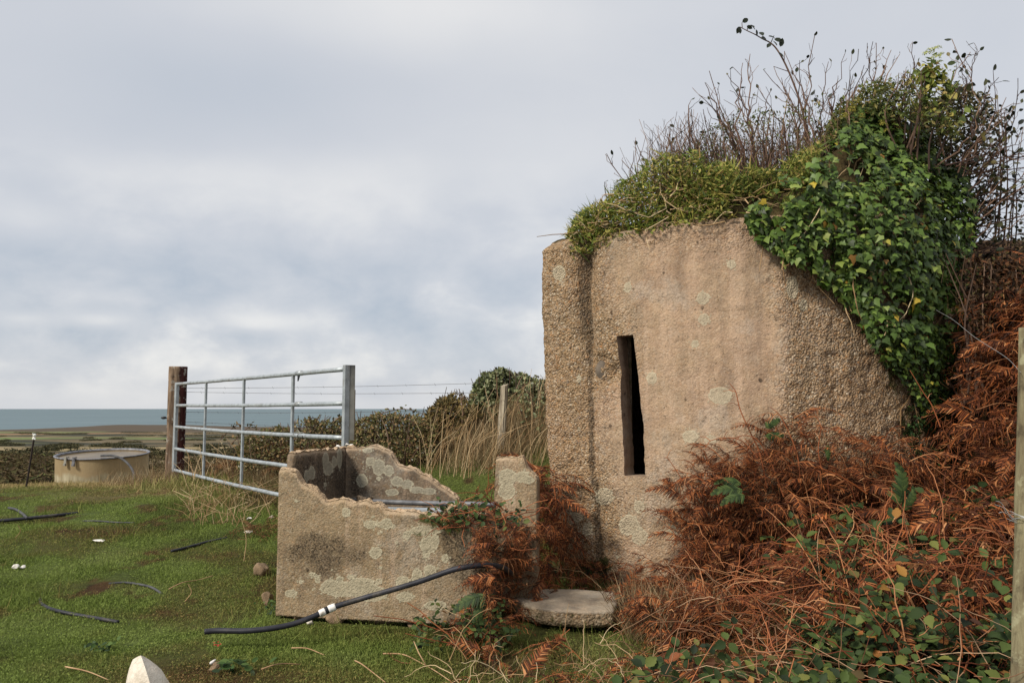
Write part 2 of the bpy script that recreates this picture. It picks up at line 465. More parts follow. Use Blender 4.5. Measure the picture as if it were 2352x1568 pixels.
# rocks off the headland
t = NT('dark_shore_rock'); t.fin(t.ramp(t.noise(t.obj, .3, 5), [(.3, lin(46, 42, 38)), (.7, lin(92, 82, 72))]), .9, None, .2); rockm = t.m
ICO = None
def ico(sub):
    import bmesh
    bm = bmesh.new(); bmesh.ops.create_icosphere(bm, subdivisions=sub, radius=1.0)
    V = np.array([v.co[:] for v in bm.verts]); Fs = np.array([[v.index for v in f.verts] for f in bm.faces]); bm.free()
    return V, Fs
I2, I3, I4 = ico(2), ico(3), ico(4)
for i, (px, d, w_, h_) in enumerate([(232, 2560, 26, 4.5), (205, 2580, 40, 3), (158, 2560, 36, 3.2), (262, 2540, 20, 3)]):
    V, Fs = I2
    q = P(px, 978, d)
    V = V * (1 + .35 * fbm(V * 1.7 + i * 9, 3, 40 + i))[:, None] * np.array([w_, 14, h_]) + np.array([q[0], d, -65 + .2])
    o = mk('shore_rock', V, [Fs], rockm, smooth=False)
    tag(o, ['small dark rock at the tip of the far headland', 'long low dark rock off the headland shore, left of the tip', 'dark reef of rock on the sea furthest left of the headland', 'dark rock on the shore right of the headland tip'][i], 'rock', 'rocks off the headland')

# far scrub on the slope below the field
t = leaf_mat('far_scrub_leaves', [(0, lin(48, 42, 32)), (.3, lin(80, 66, 46)), (.6, lin(74, 72, 44)), (.85, lin(104, 86, 60)), (1, lin(92, 98, 56))], .8, .1, .15, patch=.15)
b = MB(); rng = np.random.default_rng(5)
N = 620
d = np.exp(rng.uniform(np.log(19), np.log(230), N)); px = rng.uniform(-60, 720, N)
for i in range(N):
    x = (px[i] - 1176) / F * d[i]; rad = rng.uniform(.6, 1.5) * (d[i] / 40) ** .45; hh = rng.uniform(.5, 1.5) * (d[i] / 40) ** .35 * (1.0 if px[i] < 150 or rng.random() < .4 else .6)
    n = 130; s = rnd_unit(n, rng); s[:, 2] = np.abs(s[:, 2])
    pos = s * rng.uniform(.75, 1.08, (n, 1)) * np.array([rad, rad, hh]); pos = pos * (1 + .3 * fbm(pos * 1.5 + i, 2, 3))[:, None]
    pos = pos + np.array([x, d[i], float(hgt(x, d[i]))])
    b.scatter(DIAM, pos, frames(s + .5 * rnd_unit(n, rng), rnd_unit(n, rng)), rng.uniform(.16, .34, n) * (d[i] / 40) ** .5)
o = b.build('hillside_scrub', t, origin=np.zeros(3), smooth=False); struct(o, 'brown and olive scrub on the slope below the field', 'scrub', 'stuff')

# woods and thick hedges out on the coastal plain
dk = leaf_mat('distant_wood_leaves', [(0, lin(50, 52, 38)), (.5, lin(70, 70, 48)), (1, lin(92, 84, 58))], .9, .1, 0, patch=.05)
b = MB(); rng = np.random.default_rng(6); LN = []
for _ in range(34):
    d0 = math.exp(rng.uniform(math.log(260), math.log(1900))); p0 = rng.uniform(-60, 560); LN.append((p0, d0, rng.uniform(20, 130), rng.uniform(-.06, .06)))
LN += [(150, 520, 60, .0), (150, 560, 70, .01), (165, 600, 55, .0), (60, 330, 70, 0), (40, 300, 80, .02), (320, 420, 80, 0), (500, 330, 60, 0), (110, 420, 60, 0)]
for p0, d0, wpx, sl in LN:
    m = int(10 + wpx / 3)
    for k in range(m):
        d_ = d0 * (1 + sl * (k / m - .5)) * rng.uniform(.99, 1.01); x = (p0 + wpx * (k / m - .5) - 1176) / F * d_; rad = rng.uniform(1.6, 3.2) * (d_ / 500) ** .3; n = 40
        s = rnd_unit(n, rng); s[:, 2] = np.abs(s[:, 2]); pos = s * np.array([rad * 1.4, rad, rad * rng.uniform(.5, 1.0)]) * rng.uniform(.7, 1.05, (n, 1)) + np.array([x, d_, float(hgt(x, d_))])
        b.scatter(DIAM, pos, frames(s + .5 * rnd_unit(n, rng), rnd_unit(n, rng)), rng.uniform(.8, 1.6, n))
o = b.build('distant_woods', dk, origin=np.zeros(3), smooth=False); struct(o, 'dark far woods and thick hedges between the coastal fields', 'woods', 'stuff')
# ------------------------------------------------------------------ concrete materials
def concrete(name, base, pebble, lich=lin(168, 160, 132), grain=78, bumps=.85, stain_shade=lin(70, 60, 48), peb_fac=.5):
    t = NT(name); p = t.obj
    big = t.noise(p, 1.6, 6, .6); mid = t.noise(p, 9, 5, .65); fine = t.noise(p, 60, 4, .7)
    c = t.ramp(big, base)
    c = t.mix(t.math('MULTIPLY', t.step(mid, .42, .7), .45), c, t.mix(.5, c, lin(206, 178, 142)))
    c = t.mix(t.math('MULTIPLY', t.step(t.noise(t.mapping(p, (3, 3, .6)), 1.5, 5, .6), .5, .72), .5), c, lin(104, 88, 74))
    rough = t.attr('rough')
    c = t.mix(t.math('MULTIPLY', t.step(t.noise(t.mapping(p, (1, 1, 1), (0, 0, 0), (7, 3, 5)), 2.4, 6, .65), .52, .64), .55), c, t.mix(.6, c, lin(172, 164, 150)))
    stk = t.noise(t.mapping(p, (9, 9, .55)), 1.0, 5, .6)
    c = t.mix(t.math('MULTIPLY', t.step(stk, .54, .68), .5), c, t.mix(.55, c, lin(96, 84, 76)))
    c = t.mix(t.math('MULTIPLY', t.step(stk, .46, .34), .45), c, t.mix(.6, c, lin(204, 176, 150)))
    c = t.mix(t.math('MULTIPLY', t.step(rough, .55, .95), .45), c, lin(150, 122, 84))
    vo = t.n('ShaderNodeTexVoronoi')
    wob = t.n('ShaderNodeVectorMath', operation='ADD'); t.set(wob.inputs[0], p)
    nz = t.n('ShaderNodeVectorMath', operation='SCALE'); t.set(nz.inputs[0], t.noise(p, 30, 2, out='Color')); nz.inputs['Scale'].default_value = .02
    t.set(wob.inputs[1], nz.outputs[0]); t.set(vo.inputs[0], wob.outputs[0]); vo.inputs['Scale'].default_value = grain
    se = t.n('ShaderNodeSeparateColor'); t.set(se.inputs[0], vo.outputs['Color'])
    pc = t.ramp(se.outputs[0], pebble)
    pm = t.math('MULTIPLY', t.math('MULTIPLY_ADD', rough, 1.2, .2), t.step(se.outputs[1], .3, .6))
    c = t.mix(t.math('MULTIPLY', pm, peb_fac), c, pc)
    gap = t.math('MULTIPLY', t.step(vo.outputs['Distance'], .42, .8), t.math('MULTIPLY_ADD', rough, .7, .25))
    c = t.mix(t.math('MULTIPLY', gap, .55), c, t.mix(.75, c, lin(40, 30, 22)))
    pit = t.math('MULTIPLY', t.step(t.noise(p, 34, 3, .6), .36, .27), t.math('MULTIPLY_ADD', rough, .6, .35))
    c = t.mix(t.math('MULTIPLY', pit, .75), c, lin(44, 34, 26))
    hole = t.step(t.voro(t.mapping(wob.outputs[0], (1, 1, .8), (0, 0, 0), (3, 5, 1)), 11, 'Distance'), .17, .10)
    c = t.mix(t.math('MULTIPLY', t.math('MULTIPLY', hole, t.step(t.noise(p, 5, 3), .5, .62)), .8), c, lin(40, 31, 24))
    sp2 = t.step(t.noise(p, 130, 2, .6), .40, .30)
    c = t.mix(t.math('MULTIPLY', sp2, t.math('MULTIPLY_ADD', t.step(mid, .35, .6), .45, .12)), c, lin(52, 42, 32))

    # dark weather stains and painted shade, lichen rosettes, moss: masks stored on the mesh, edges broken up here
    sm = t.step(t.math('MULTIPLY_ADD', t.math('SUBTRACT', mid, .5), 1.6, t.attr('stain_shade')), .3, .8)
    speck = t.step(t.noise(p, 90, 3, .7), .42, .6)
    c = t.mix(t.math('MULTIPLY', sm, t.math('MULTIPLY_ADD', speck, .55, .35)), c, stain_shade)
    ln = t.math('ADD', t.attr('lichen'), t.math('MULTIPLY_ADD', t.noise(p, 42, 4, .6), .9, -.45))
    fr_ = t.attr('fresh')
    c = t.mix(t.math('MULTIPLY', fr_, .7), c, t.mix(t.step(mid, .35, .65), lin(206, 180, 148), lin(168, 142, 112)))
    dv = t.n('ShaderNodeTexVoronoi'); t.set(dv.inputs[0], wob.outputs[0]); dv.inputs['Scale'].default_value = 46
    ds = t.n('ShaderNodeSeparateColor'); t.set(ds.inputs[0], dv.outputs['Color'])
    dots = t.math('MULTIPLY', t.math('MULTIPLY', t.step(dv.outputs['Distance'], .40, .28), t.step(ds.outputs[0], .5, .52)), t.step(t.attr('lichen'), -.75, -.35))
    lm = t.math('MAXIMUM', t.math('MULTIPLY', t.step(ln, -.06, .1), t.math('MULTIPLY_ADD', t.step(t.noise(p, 75, 3, .65), .34, .44), .4, .6)), dots)
    lc = t.mix(t.step(t.noise(p, 55, 4, .7), .38, .62), t.mix(.35, lich, lin(112, 106, 88)), lich)
    ring = t.math('MULTIPLY', t.step(ln, .32, .16), t.step(ln, .0, .12))
    lc = t.mix(t.math('MULTIPLY', ring, .4), lc, lin(196, 188, 160))
    c = t.mix(t.math('MULTIPLY', lm, .86), c, lc)
    mm = t.step(t.math('MULTIPLY_ADD', t.math('SUBTRACT', t.noise(p, 22, 4, .7), .5), 1.8, t.attr('moss')), .35, .6)
    c = t.mix(t.math('MULTIPLY', mm, .9), c, t.ramp(fine, [(.3, lin(34, 36, 16)), (.7, lin(78, 80, 36))]))
    h = t.math('MULTIPLY', t.math('SUBTRACT', 1.0, vo.outputs['Distance']), t.math('MULTIPLY_ADD', rough, 1.35, .02))
    h = t.math('ADD', h, t.math('MULTIPLY', fine, .55)); h = t.math('ADD', h, t.math('MULTIPLY', mid, .9))
    h = t.math('SUBTRACT', h, t.math('MULTIPLY', pit, .9)); h = t.math('ADD', h, t.math('MULTIPLY', lm, .15))
    return t.fin(c, .93, t.bump(h, bumps, .012), .15)

PEB = [(0, lin(84, 66, 50)), (.25, lin(150, 112, 72)), (.45, lin(188, 158, 122)), (.65, lin(128, 112, 100)), (.85, lin(206, 190, 164)), (1, lin(166, 112, 62))]
bunker_m = concrete('pebbly_pink_tan_concrete', [(.28, lin(138, 114, 92)), (.42, lin(170, 143, 118)), (.55, lin(157, 134, 109)), (.7, lin(142, 127, 106))], PEB, lin(178, 164, 138))
trough_m = concrete('weathered_tan_concrete', [(.3, lin(118, 102, 80)), (.5, lin(140, 122, 95)), (.7, lin(128, 114, 93))], PEB, lin(168, 158, 132), grain=95, bumps=.7, stain_shade=lin(50, 43, 34), peb_fac=.42)
trin_m = concrete('shade_toned_trough_concrete', [(.3, lin(84, 74, 62)), (.5, lin(104, 92, 78)), (.7, lin(116, 102, 84))], PEB, lin(150, 144, 126), grain=70, bumps=.5, stain_shade=lin(46, 40, 34), peb_fac=.25)  # darker copy of the trough concrete, the inside's shade put into its colour
lining_m = concrete('smooth_brown_slit_concrete', [(.3, lin(128, 106, 88)), (.7, lin(150, 126, 106))], PEB, bumps=.3, peb_fac=.2)
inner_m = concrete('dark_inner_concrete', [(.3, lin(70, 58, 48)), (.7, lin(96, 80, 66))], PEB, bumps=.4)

def sdf_discs(V, discs):
    """largest signed rosette mask in frame pixels, +1 at a rosette's centre, 0 on its edge"""
    px, py = proj(V); m = np.full(px.shape, -9.0)
    for d in discs:
        cx, cy, rx = d[:3]; ry = d[3] if len(d) > 3 else rx
        q = 1 - np.sqrt(((px - cx) / rx) ** 2 + ((py - cy) / ry) ** 2)
        m = np.maximum(m, q * min(1.6, max(rx, ry) / 14))
    return m
def gsum(V, blobs):
    px, py = proj(V); m = np.zeros(px.shape)
    for cx, cy, rx, ry, a in blobs: m = m + a * np.exp(-((px - cx) / rx) ** 2 - ((py - cy) / ry) ** 2)
    return m

# ------------------------------------------------------------------ bunker
WALLTOP_PX = [1250, 1275, 1320, 1345, 1375, 1400, 1440, 1470, 1500, 1530, 1570, 1600, 1700, 1800, 2000, 2200]
WALLTOP_PY = [553, 548, 544, 545, 538, 535, 530, 525, 519, 508, 502, 500, 497, 492, 488, 486]
front = np.stack([WX, WY], -1)
loop_back = np.array([[3.16, 6.3], [3.0, 7.4], [2.0, 7.9], [1.1, 7.7], [.62, 7.0], [.40, 6.25], [.31, 5.93]])
ctrl = np.concatenate([front, loop_back])
dense = catmull(ctrl, 40, True)
nf = 40 * (len(front) - 1)                       # dense index where the front ends
seg = np.linalg.norm(np.diff(np.concatenate([dense, dense[:1]]), axis=0), axis=1)
arc = np.concatenate([[0], np.cumsum(seg)]); Ltot = arc[-1]; Lf = arc[nf]
def plan(s):
    s = np.mod(s, Ltot); d2 = np.concatenate([dense, dense[:1]])
    return np.stack([np.interp(s, arc, d2[:, 0]), np.interp(s, arc, d2[:, 1])], -1)
def plan_n(s):
    a, b = plan(np.asarray(s) - .02), plan(np.asarray(s) + .02); tdir = unit(b - a)
    return np.stack([tdir[..., 1], -tdir[..., 0]], -1)    # outward
sf = np.linspace(0, Lf, 800)
pf = plan(sf); pxf = proj(np.stack([pf[:, 0], pf[:, 1], np.full(800, EYE)], -1))[0]
def s_of_px(px): return np.interp(px, pxf, sf)
def wall_z(s, py):
    q = plan(s); v = (784.0 - py) / F; k = q[..., 1] / (CT - v * ST)
    return EYE + (ST + v * CT) * k
def ztop(s):
    s = np.asarray(s); pxs = np.interp(s, sf, pxf)
    z = wall_z(s, np.interp(pxs, WALLTOP_PX, WALLTOP_PY))
    return np.where(s <= Lf, z, np.interp(s, [Lf, Ltot], [z[np.argmin(np.abs(s - Lf))], z[0]]))
def wallY(x): return np.interp(x, front[:, 0], front[:, 1])

sA, sB = s_of_px(1430), s_of_px(1479)            # slit sides at mid height (outer face)
zs0, zs1 = float(wall_z(np.array(sA), 1092)), float(wall_z(np.array(sB), 768))
def span(a, b, h): return np.linspace(a, b, max(2, int(round((b - a) / h)) + 1))
S = np.concatenate([span(0, sA, .0105)[:-1], span(sA, sB, .0105)[:-1], span(sB, Lf, .0105)[:-1], span(Lf, Ltot, .12)[:-1]])
ia = int(np.argmin(np.abs(S - sA))); ib = int(np.argmin(np.abs(S - sB)))
zb = -.2
nr0, nr1, nr2 = 40, 92, 68
W0 = np.concatenate([np.linspace(0, 1, nr0)[:-1], 1 + np.linspace(0, 1, nr1)[:-1], 2 + np.linspace(0, 1, nr2)])
zt = ztop(S)
knots = np.stack([np.full_like(zt, zb), np.full_like(zt, zs0), np.full_like(zt, zs1), zt], -1)
Zg = np.stack([np.interp(W0, [0, 1, 2, 3], k) for k in knots])          # (cols, rows)
Sg = np.repeat(S[:, None], len(W0), 1)
# slit leans: wider at the foot on the left, right edge bows
tz = np.clip((Zg - zs0) / (zs1 - zs0), -.3, 1.3)
kern = np.exp(-((Sg - sA) / .16) ** 2); Sg = Sg - kern * (.034 * np.clip(np.minimum(tz, 2.0 - tz), -.3, 1) - .004)
kern = np.exp(-((Sg - sB) / .16) ** 2) * np.clip((Sg - sA) / (sB - sA), 0, 1); Sg = Sg - kern * (.058 * np.clip(np.minimum(tz, 2.0 - tz), 0, 1) ** 2 + .006 * np.clip(.25 - tz, 0, 1))
chip = np.stack([0 * Sg, 0 * Sg + 3.3, Zg * 13], -1)
Sg = Sg + np.exp(-((Sg - sA) / .03) ** 2) * .011 * fbm(chip, 4, 71) + np.exp(-((Sg - sB) / .03) ** 2) * .013 * fbm(chip, 4, 72)
XY = plan(Sg); NN = plan_n(Sg)
V = np.concatenate([XY, Zg[..., None]], -1); N3 = np.concatenate([NN, np.zeros(Zg.shape + (1,))], -1)
pxg, pyg = proj(V)
fr = (Sg <= Lf + .01)
# which zones are coarse and pebbly
rough = np.clip(sstep(1450, 1340, pxg + 40 * fbm(V * 4, 3, 24)) * .85 + sstep(1740, 1850, pxg + 70 * fbm(V * 3.5, 4, 4)) * 1.0 + sstep(980, 1150, pyg) * .3 + .12 + .25 * np.clip(fbm(V * 1.6, 3, 25), 0, 1), 0, 1.0) * fr + (~fr) * .8
rough = np.clip(rough + sstep(610, 530, pyg) * .35 + .7 * np.exp(-((pxg - 1425) / 45) ** 2 - ((pyg - 800) / 110) ** 2), 0, 1)
disp = .016 * fbm(V * 2.2, 3, 1) + .012 * fbm(V * 7, 3, 2) * (.45 + .55 * rough) + .010 * fbm(V * 21, 3, 3) * (.25 + .75 * rough) + .005 * fbm(V * 55, 2, 6) * rough
# joint between the narrow pier and the curved wall
jx = np.interp(pyg, [540, 620, 700, 900, 1100, 1300], [1347, 1350, 1352, 1360, 1366, 1374]) + 5 * fbm(V * 5, 2, 8)
jd = np.interp(pyg, [540, 600, 760, 900, 1000, 1150, 1300], [.05, .065, .055, .02, .03, .022, .03]); jw = np.interp(pyg, [540, 620, 760, 950, 1150, 1300], [15, 19, 15, 12, 5, 4])
disp -= jd * np.exp(-((pxg - jx) / jw) ** 2) * fr
disp -= np.interp(pyg, [540, 580, 780, 880], [.03, .06, .045, .0]) * sstep(jx - 44, jx - 14, pxg) * (1 - sstep(jx - 3, jx + 3, pxg)) * (.7 + .5 * fbm(V * 9, 3, 18)) * fr
disp -= .03 * sstep(1338, 1352, pxg) * sstep(600, 900, 0 * pxg + 900) * sstep(1400, 1352, pxg) * sstep(760, 560, pyg) * fr * .6
# broken hollow left of the slit
disp -= .035 * np.exp(-((pxg - 1405) / 26) ** 2 - ((pyg - 862 - (1405 - pxg) * .5) / 26) ** 2) * fr + .03 * np.exp(-((pxg - 1383) / 15) ** 2 - ((pyg - 826) / 16) ** 2) * fr
disp -= .02 * np.exp(-((pxg - 1413) / 16) ** 2 - ((pyg - 905) / 90) ** 2) * fr
# long soft ridges down the right-hand part
disp += .03 * np.exp(-((pxg - 1805 - (pyg - 800) * .05) / 26) ** 2) * fr + .022 * fbm(np.stack([pxg / 55, pyg / 1200, 0 * pxg], -1), 2, 12) * fr * sstep(1360, 1480, pxg)
# rounded shoulders and feet
dt = (zt[:, None] - Zg)
disp -= .07 * np.clip(1 - dt / .10, 0, 1) ** 2.2 * (.7 + .5 * fbm(V * 3, 2, 14))
edge = np.exp(-(Sg / .10) ** 2) * fr + np.exp(-((Ltot - Sg) / .1) ** 2)
disp -= .05 * edge * np.clip(1 - dt / .09, 0, 1) ** 2
disp -= .07 * np.exp(-(np.clip(Zg - .04, 0, 9) / .11) ** 2) * sstep(1420, 1330, pxg)
V = V + N3 * disp[..., None]
lean = np.interp(Zg, [.0, .25, 1.0, 1.9, 2.4], [.075, .04, .0, -.035, -.03])
wl = np.exp(-(np.minimum(Sg, Ltot - Sg) / .5) ** 2)
V[..., 0] += lean * wl
V[..., 2] -= .02 * edge * np.clip(1 - dt / .08, 0, 1)
nc, nr = V.shape[:2]
i = np.arange(nc)[:, None]; j = np.arange(nr - 1)[None]
q = np.stack([i * nr + j, ((i + 1) % nc) * nr + j, ((i + 1) % nc) * nr + j + 1, i * nr + j + 1], -1)
keep = ~((i >= ia) & (i < ib) & (j >= nr0 - 1) & (j < nr0 + nr1 - 2))
q = q[np.broadcast_to(keep, q.shape[:2])]
Vf = V.reshape(-1, 3)
LICH = [(1285, 627, 15, 17), (1615, 685, 16, 15), (1617, 733, 13, 14), (1680, 607, 11), (1442, 660, 9, 13), (1497, 868, 12, 15), (1655, 908, 28, 20), (1585, 1002, 18, 15), (1632, 1010, 14, 12),
        (1468, 1163, 13, 15), (1445, 1205, 24, 24), (1470, 1232, 18, 20), (1540, 1220, 16, 18), (1388, 1140, 22, 20), (1310, 1188, 30, 13), (1350, 1215, 12, 16), (1418, 1278, 5, 4), (1596, 790, 9), (1820, 660, 14, 26), (1845, 700, 10, 14), (1330, 985, 4), (1330, 870, 6, 9)]
STAIN_SHADE = [(1560, 640, 40, 90, .3), (1570, 760, 50, 80, .25), (1480, 700, 20, 60, .2), (1655, 900, 10, 10, 0), (1339, 650, 11, 110, 1.3), (1358, 960, 6, 170, .8), (1373, 1230, 4, 80, 1.0), (1880, 930, 60, 60, .3), (1800, 850, 20, 60, .35), (1340, 1240, 40, 60, .15), (1600, 1090, 60, 60, .3)]  # narrow tall blobs along the joint are its shade, painted in
MOSS = [(1340, 1302, 60, 16, .7), (1385, 1292, 26, 20, .6), (2150, 1180, 40, 150, .5), (2085, 985, 22, 60, .6), (2050, 860, 30, 60, .55), (1290, 1290, 20, 20, .3), (1345, 552, 20, 10, .4)]
ON = lambda a: np.where(fr.reshape(-1), a, -9)
bunker = empty('concrete_bunker', (1.6, 6.2, 0), 'old rounded pebbly concrete bunker with a narrow upright slit and overgrown roof', 'bunker')
JOINT_SHADE = (1.5 * np.exp(-((pxg - jx + 5) / 7) ** 2) * np.interp(pyg, [545, 580, 780, 860, 1000, 1100, 1200, 1290], [.6, 1, 1, .35, .45, .5, .9, 1]) * (.75 + .5 * fbm(V * 6, 3, 28))).reshape(-1)  # dark line down the joint, the groove's shade painted into the colour
attrs = {'rough': rough.reshape(-1), 'lichen': ON(sdf_discs(Vf, LICH)), 'stain_shade': np.where(fr.reshape(-1), gsum(Vf, STAIN_SHADE) + JOINT_SHADE, 0.2), 'moss': np.where(fr.reshape(-1), gsum(Vf, MOSS), 0)}
part('wall', Vf, [q], bunker_m, bunker, attrs=attrs)
# slit lining: the reveal running back through the thick wall into a dark chamber
ring_i = [(a, nr0 - 1) for a in range(ia, ib + 1)] + [(ib, r) for r in range(nr0, nr0 + nr1 - 1)] + [(a, nr0 + nr1 - 2) for a in range(ib - 1, ia - 1, -1)] + [(ia, r) for r in range(nr0 + nr1 - 3, nr0 - 1, -1)]
ring = np.array([V[a, r] for a, r in ring_i]); nsl = plan_n(np.array([(sA + sB) / 2]))[0]
inw = -np.array([nsl[0], nsl[1], 0])
sd = np.array([-inw[1], inw[0], 0])
rings = []
cen = ring.mean(0)
for k, dpt in enumerate([0, .012, .03, .06, .09, .125, .165]):
    rr_ = ring + inw * dpt
    flare = 1 + .0 * dpt
    rr_ = rr_ + (.0045 * fbm(rr_ * 30, 2, 3) * (k > 0))[:, None] * sd
    rings.append(rr_)
Lg = np.array(rings); m_, n_ = Lg.shape[:2]
ii = np.arange(m_ - 1)[:, None] * n_; jj = np.arange(n_)[None]; kk = (jj + 1) % n_
ql = np.stack([ii + jj, ii + n_ + jj, ii + n_ + kk, ii + kk], -1).reshape(-1, 4)
z0 = np.zeros(m_ * n_)
part('slit_lining', Lg.reshape(-1, 3), [ql], lining_m, bunker, smooth=True, attrs={'rough': z0 + .2, 'lichen': z0 - 9, 'stain_shade': z0, 'moss': z0})
# inner chamber behind the slit, open only through it
c0 = cen + inw * .165
b = MB(); hw, dp = .55, 1.0
zf, zc = -.1, 2.1
def cw(u, v, z): q_ = c0 + sd * u + inw * v; return np.array([q_[0], q_[1], z])
b.add([cw(-hw, dp, zf), cw(hw, dp, zf), cw(hw, dp, zc), cw(-hw, dp, zc)], [[(0, 1, 2, 3)]])
b.add([cw(-hw, .0, zf), cw(-hw, dp, zf), cw(-hw, dp, zc), cw(-hw, .0, zc)], [[(0, 1, 2, 3)]])
b.add([cw(hw, .0, zf), cw(hw, dp, zf), cw(hw, dp, zc), cw(hw, .0, zc)], [[(0, 1, 2, 3)]])
b.add([cw(-hw, .0, zf), cw(hw, .0, zf), cw(hw, dp, zf), cw(-hw, dp, zf)], [[(0, 1, 2, 3)]])
b.add([cw(-hw, .0, zc), cw(hw, .0, zc), cw(hw, dp, zc), cw(-hw, dp, zc)], [[(0, 1, 2, 3)]])
us = sorted([float((r_ - cen) @ sd) for r_ in (V[ia, nr0 + 20], V[ib, nr0 + 20])])
for u0, u1 in ((-hw, us[0] - .0), (us[1] + .0, hw)):
    b.add([cw(u0, .001, zf), cw(u1, .001, zf), cw(u1, .001, zc), cw(u0, .001, zc)], [[(0, 1, 2, 3)]])
z0 = np.zeros(sum(len(v) for v in b.V))
part('inner_chamber', np.concatenate(b.V), [np.concatenate(v) for v in b.F.values()], inner_m, bunker, smooth=False, attrs={'rough': z0 + .2, 'lichen': z0 - 9, 'stain_shade': z0 + .9, 'moss': z0 + .3})
# roof with its mound of earth
def mtop(x): return np.interp(x, [.2, 1.0, 1.3, 1.7, 2.0, 2.15, 2.35, 2.55, 2.95, 3.15, 3.3], [.03, .07, .10, .14, .22, .38, .66, .86, .88, .70, .5])
def mound(x, y):
    bk = np.clip(y - wallY(x) - .05, 0, 9)
    return np.minimum((bk / .55) ** .74, mtop(x)) + .03 * fbm(xyz(x * 4, y * 4), 3, 55) * sstep(0, .2, bk)
top = V[:, -1]; cc = np.array([1.8, 6.5])
rows = []
for k, f_ in enumerate(np.concatenate([np.linspace(0, .3, 12), np.linspace(.35, .98, 14)])):
    xy = top[:, :2] * (1 - f_) + cc * f_
    rows.append(np.concatenate([xy, (top[:, 2] * (1 - f_) + 2.5 * f_ + mound(xy[:, 0], xy[:, 1]) * min(1, k / 1.5))[:, None]], -1))
Rf = np.array(rows); a_, b_ = Rf.shape[:2]
ii = np.arange(a_ - 1)[:, None] * b_; jj = np.arange(b_)[None]; kk = (jj + 1) % b_
qr = np.stack([ii + jj, ii + kk, ii + b_ + kk, ii + b_ + jj], -1).reshape(-1, 4)
t = NT('roof_earth'); soil = t.fin(t.ramp(t.noise(t.obj, 14, 5, .7), [(.3, lin(38, 32, 20)), (.7, lin(84, 72, 46))]), .95, t.bump(t.noise(t.obj, 40, 4), .8, .02), .1)
part('roof', Rf.reshape(-1, 3), [qr, np.arange((a_ - 1) * b_, a_ * b_)[None]], soil, bunker)
def roof_z(x, y):
    return np.interp(x, [.2, .5, 1.0, 1.4, 3.2], [2.36, 2.40, 2.44, 2.47, 2.5]) + mound(x, y)
# grey stone set in the broken hollow, and a pale chip near the foot
t = NT('grey_beach_stone'); stone_m = t.fin(t.ramp(t.noise(t.obj, 20, 4), [(.3, lin(84, 75, 65)), (.7, lin(116, 104, 90))]), .8, t.bump(t.noise(t.obj, 60, 3), .3, .005), .2)
def pebble(c, r, seed, mat, parent=None, name='embedded_stone', ax=(1, 1, 1), amp=.25, sub=None):
    Vp, Fp = sub or I3
    Vp = Vp * (1 + amp * fbm(Vp * 1.3 + seed * 7.7, 3, seed))[:, None] * np.array(ax) * r + np.asarray(c)
    return part(name, Vp, [Fp], mat, parent) if parent is not None else mk(name, Vp, [Fp], mat)
def onwall(px, py, off=0.0):
    s = s_of_px(px); q_ = plan(np.array(s)); n_ = plan_n(np.array(s)); z = float(wall_z(np.array(s), py))
    return np.array([q_[0] + n_[0] * off, q_[1] + n_[1] * off, z])
pebble(onwall(1382, 850, -.034), .064, 3, stone_m, bunker, ax=(.85, .45, 1.25), amp=.3)

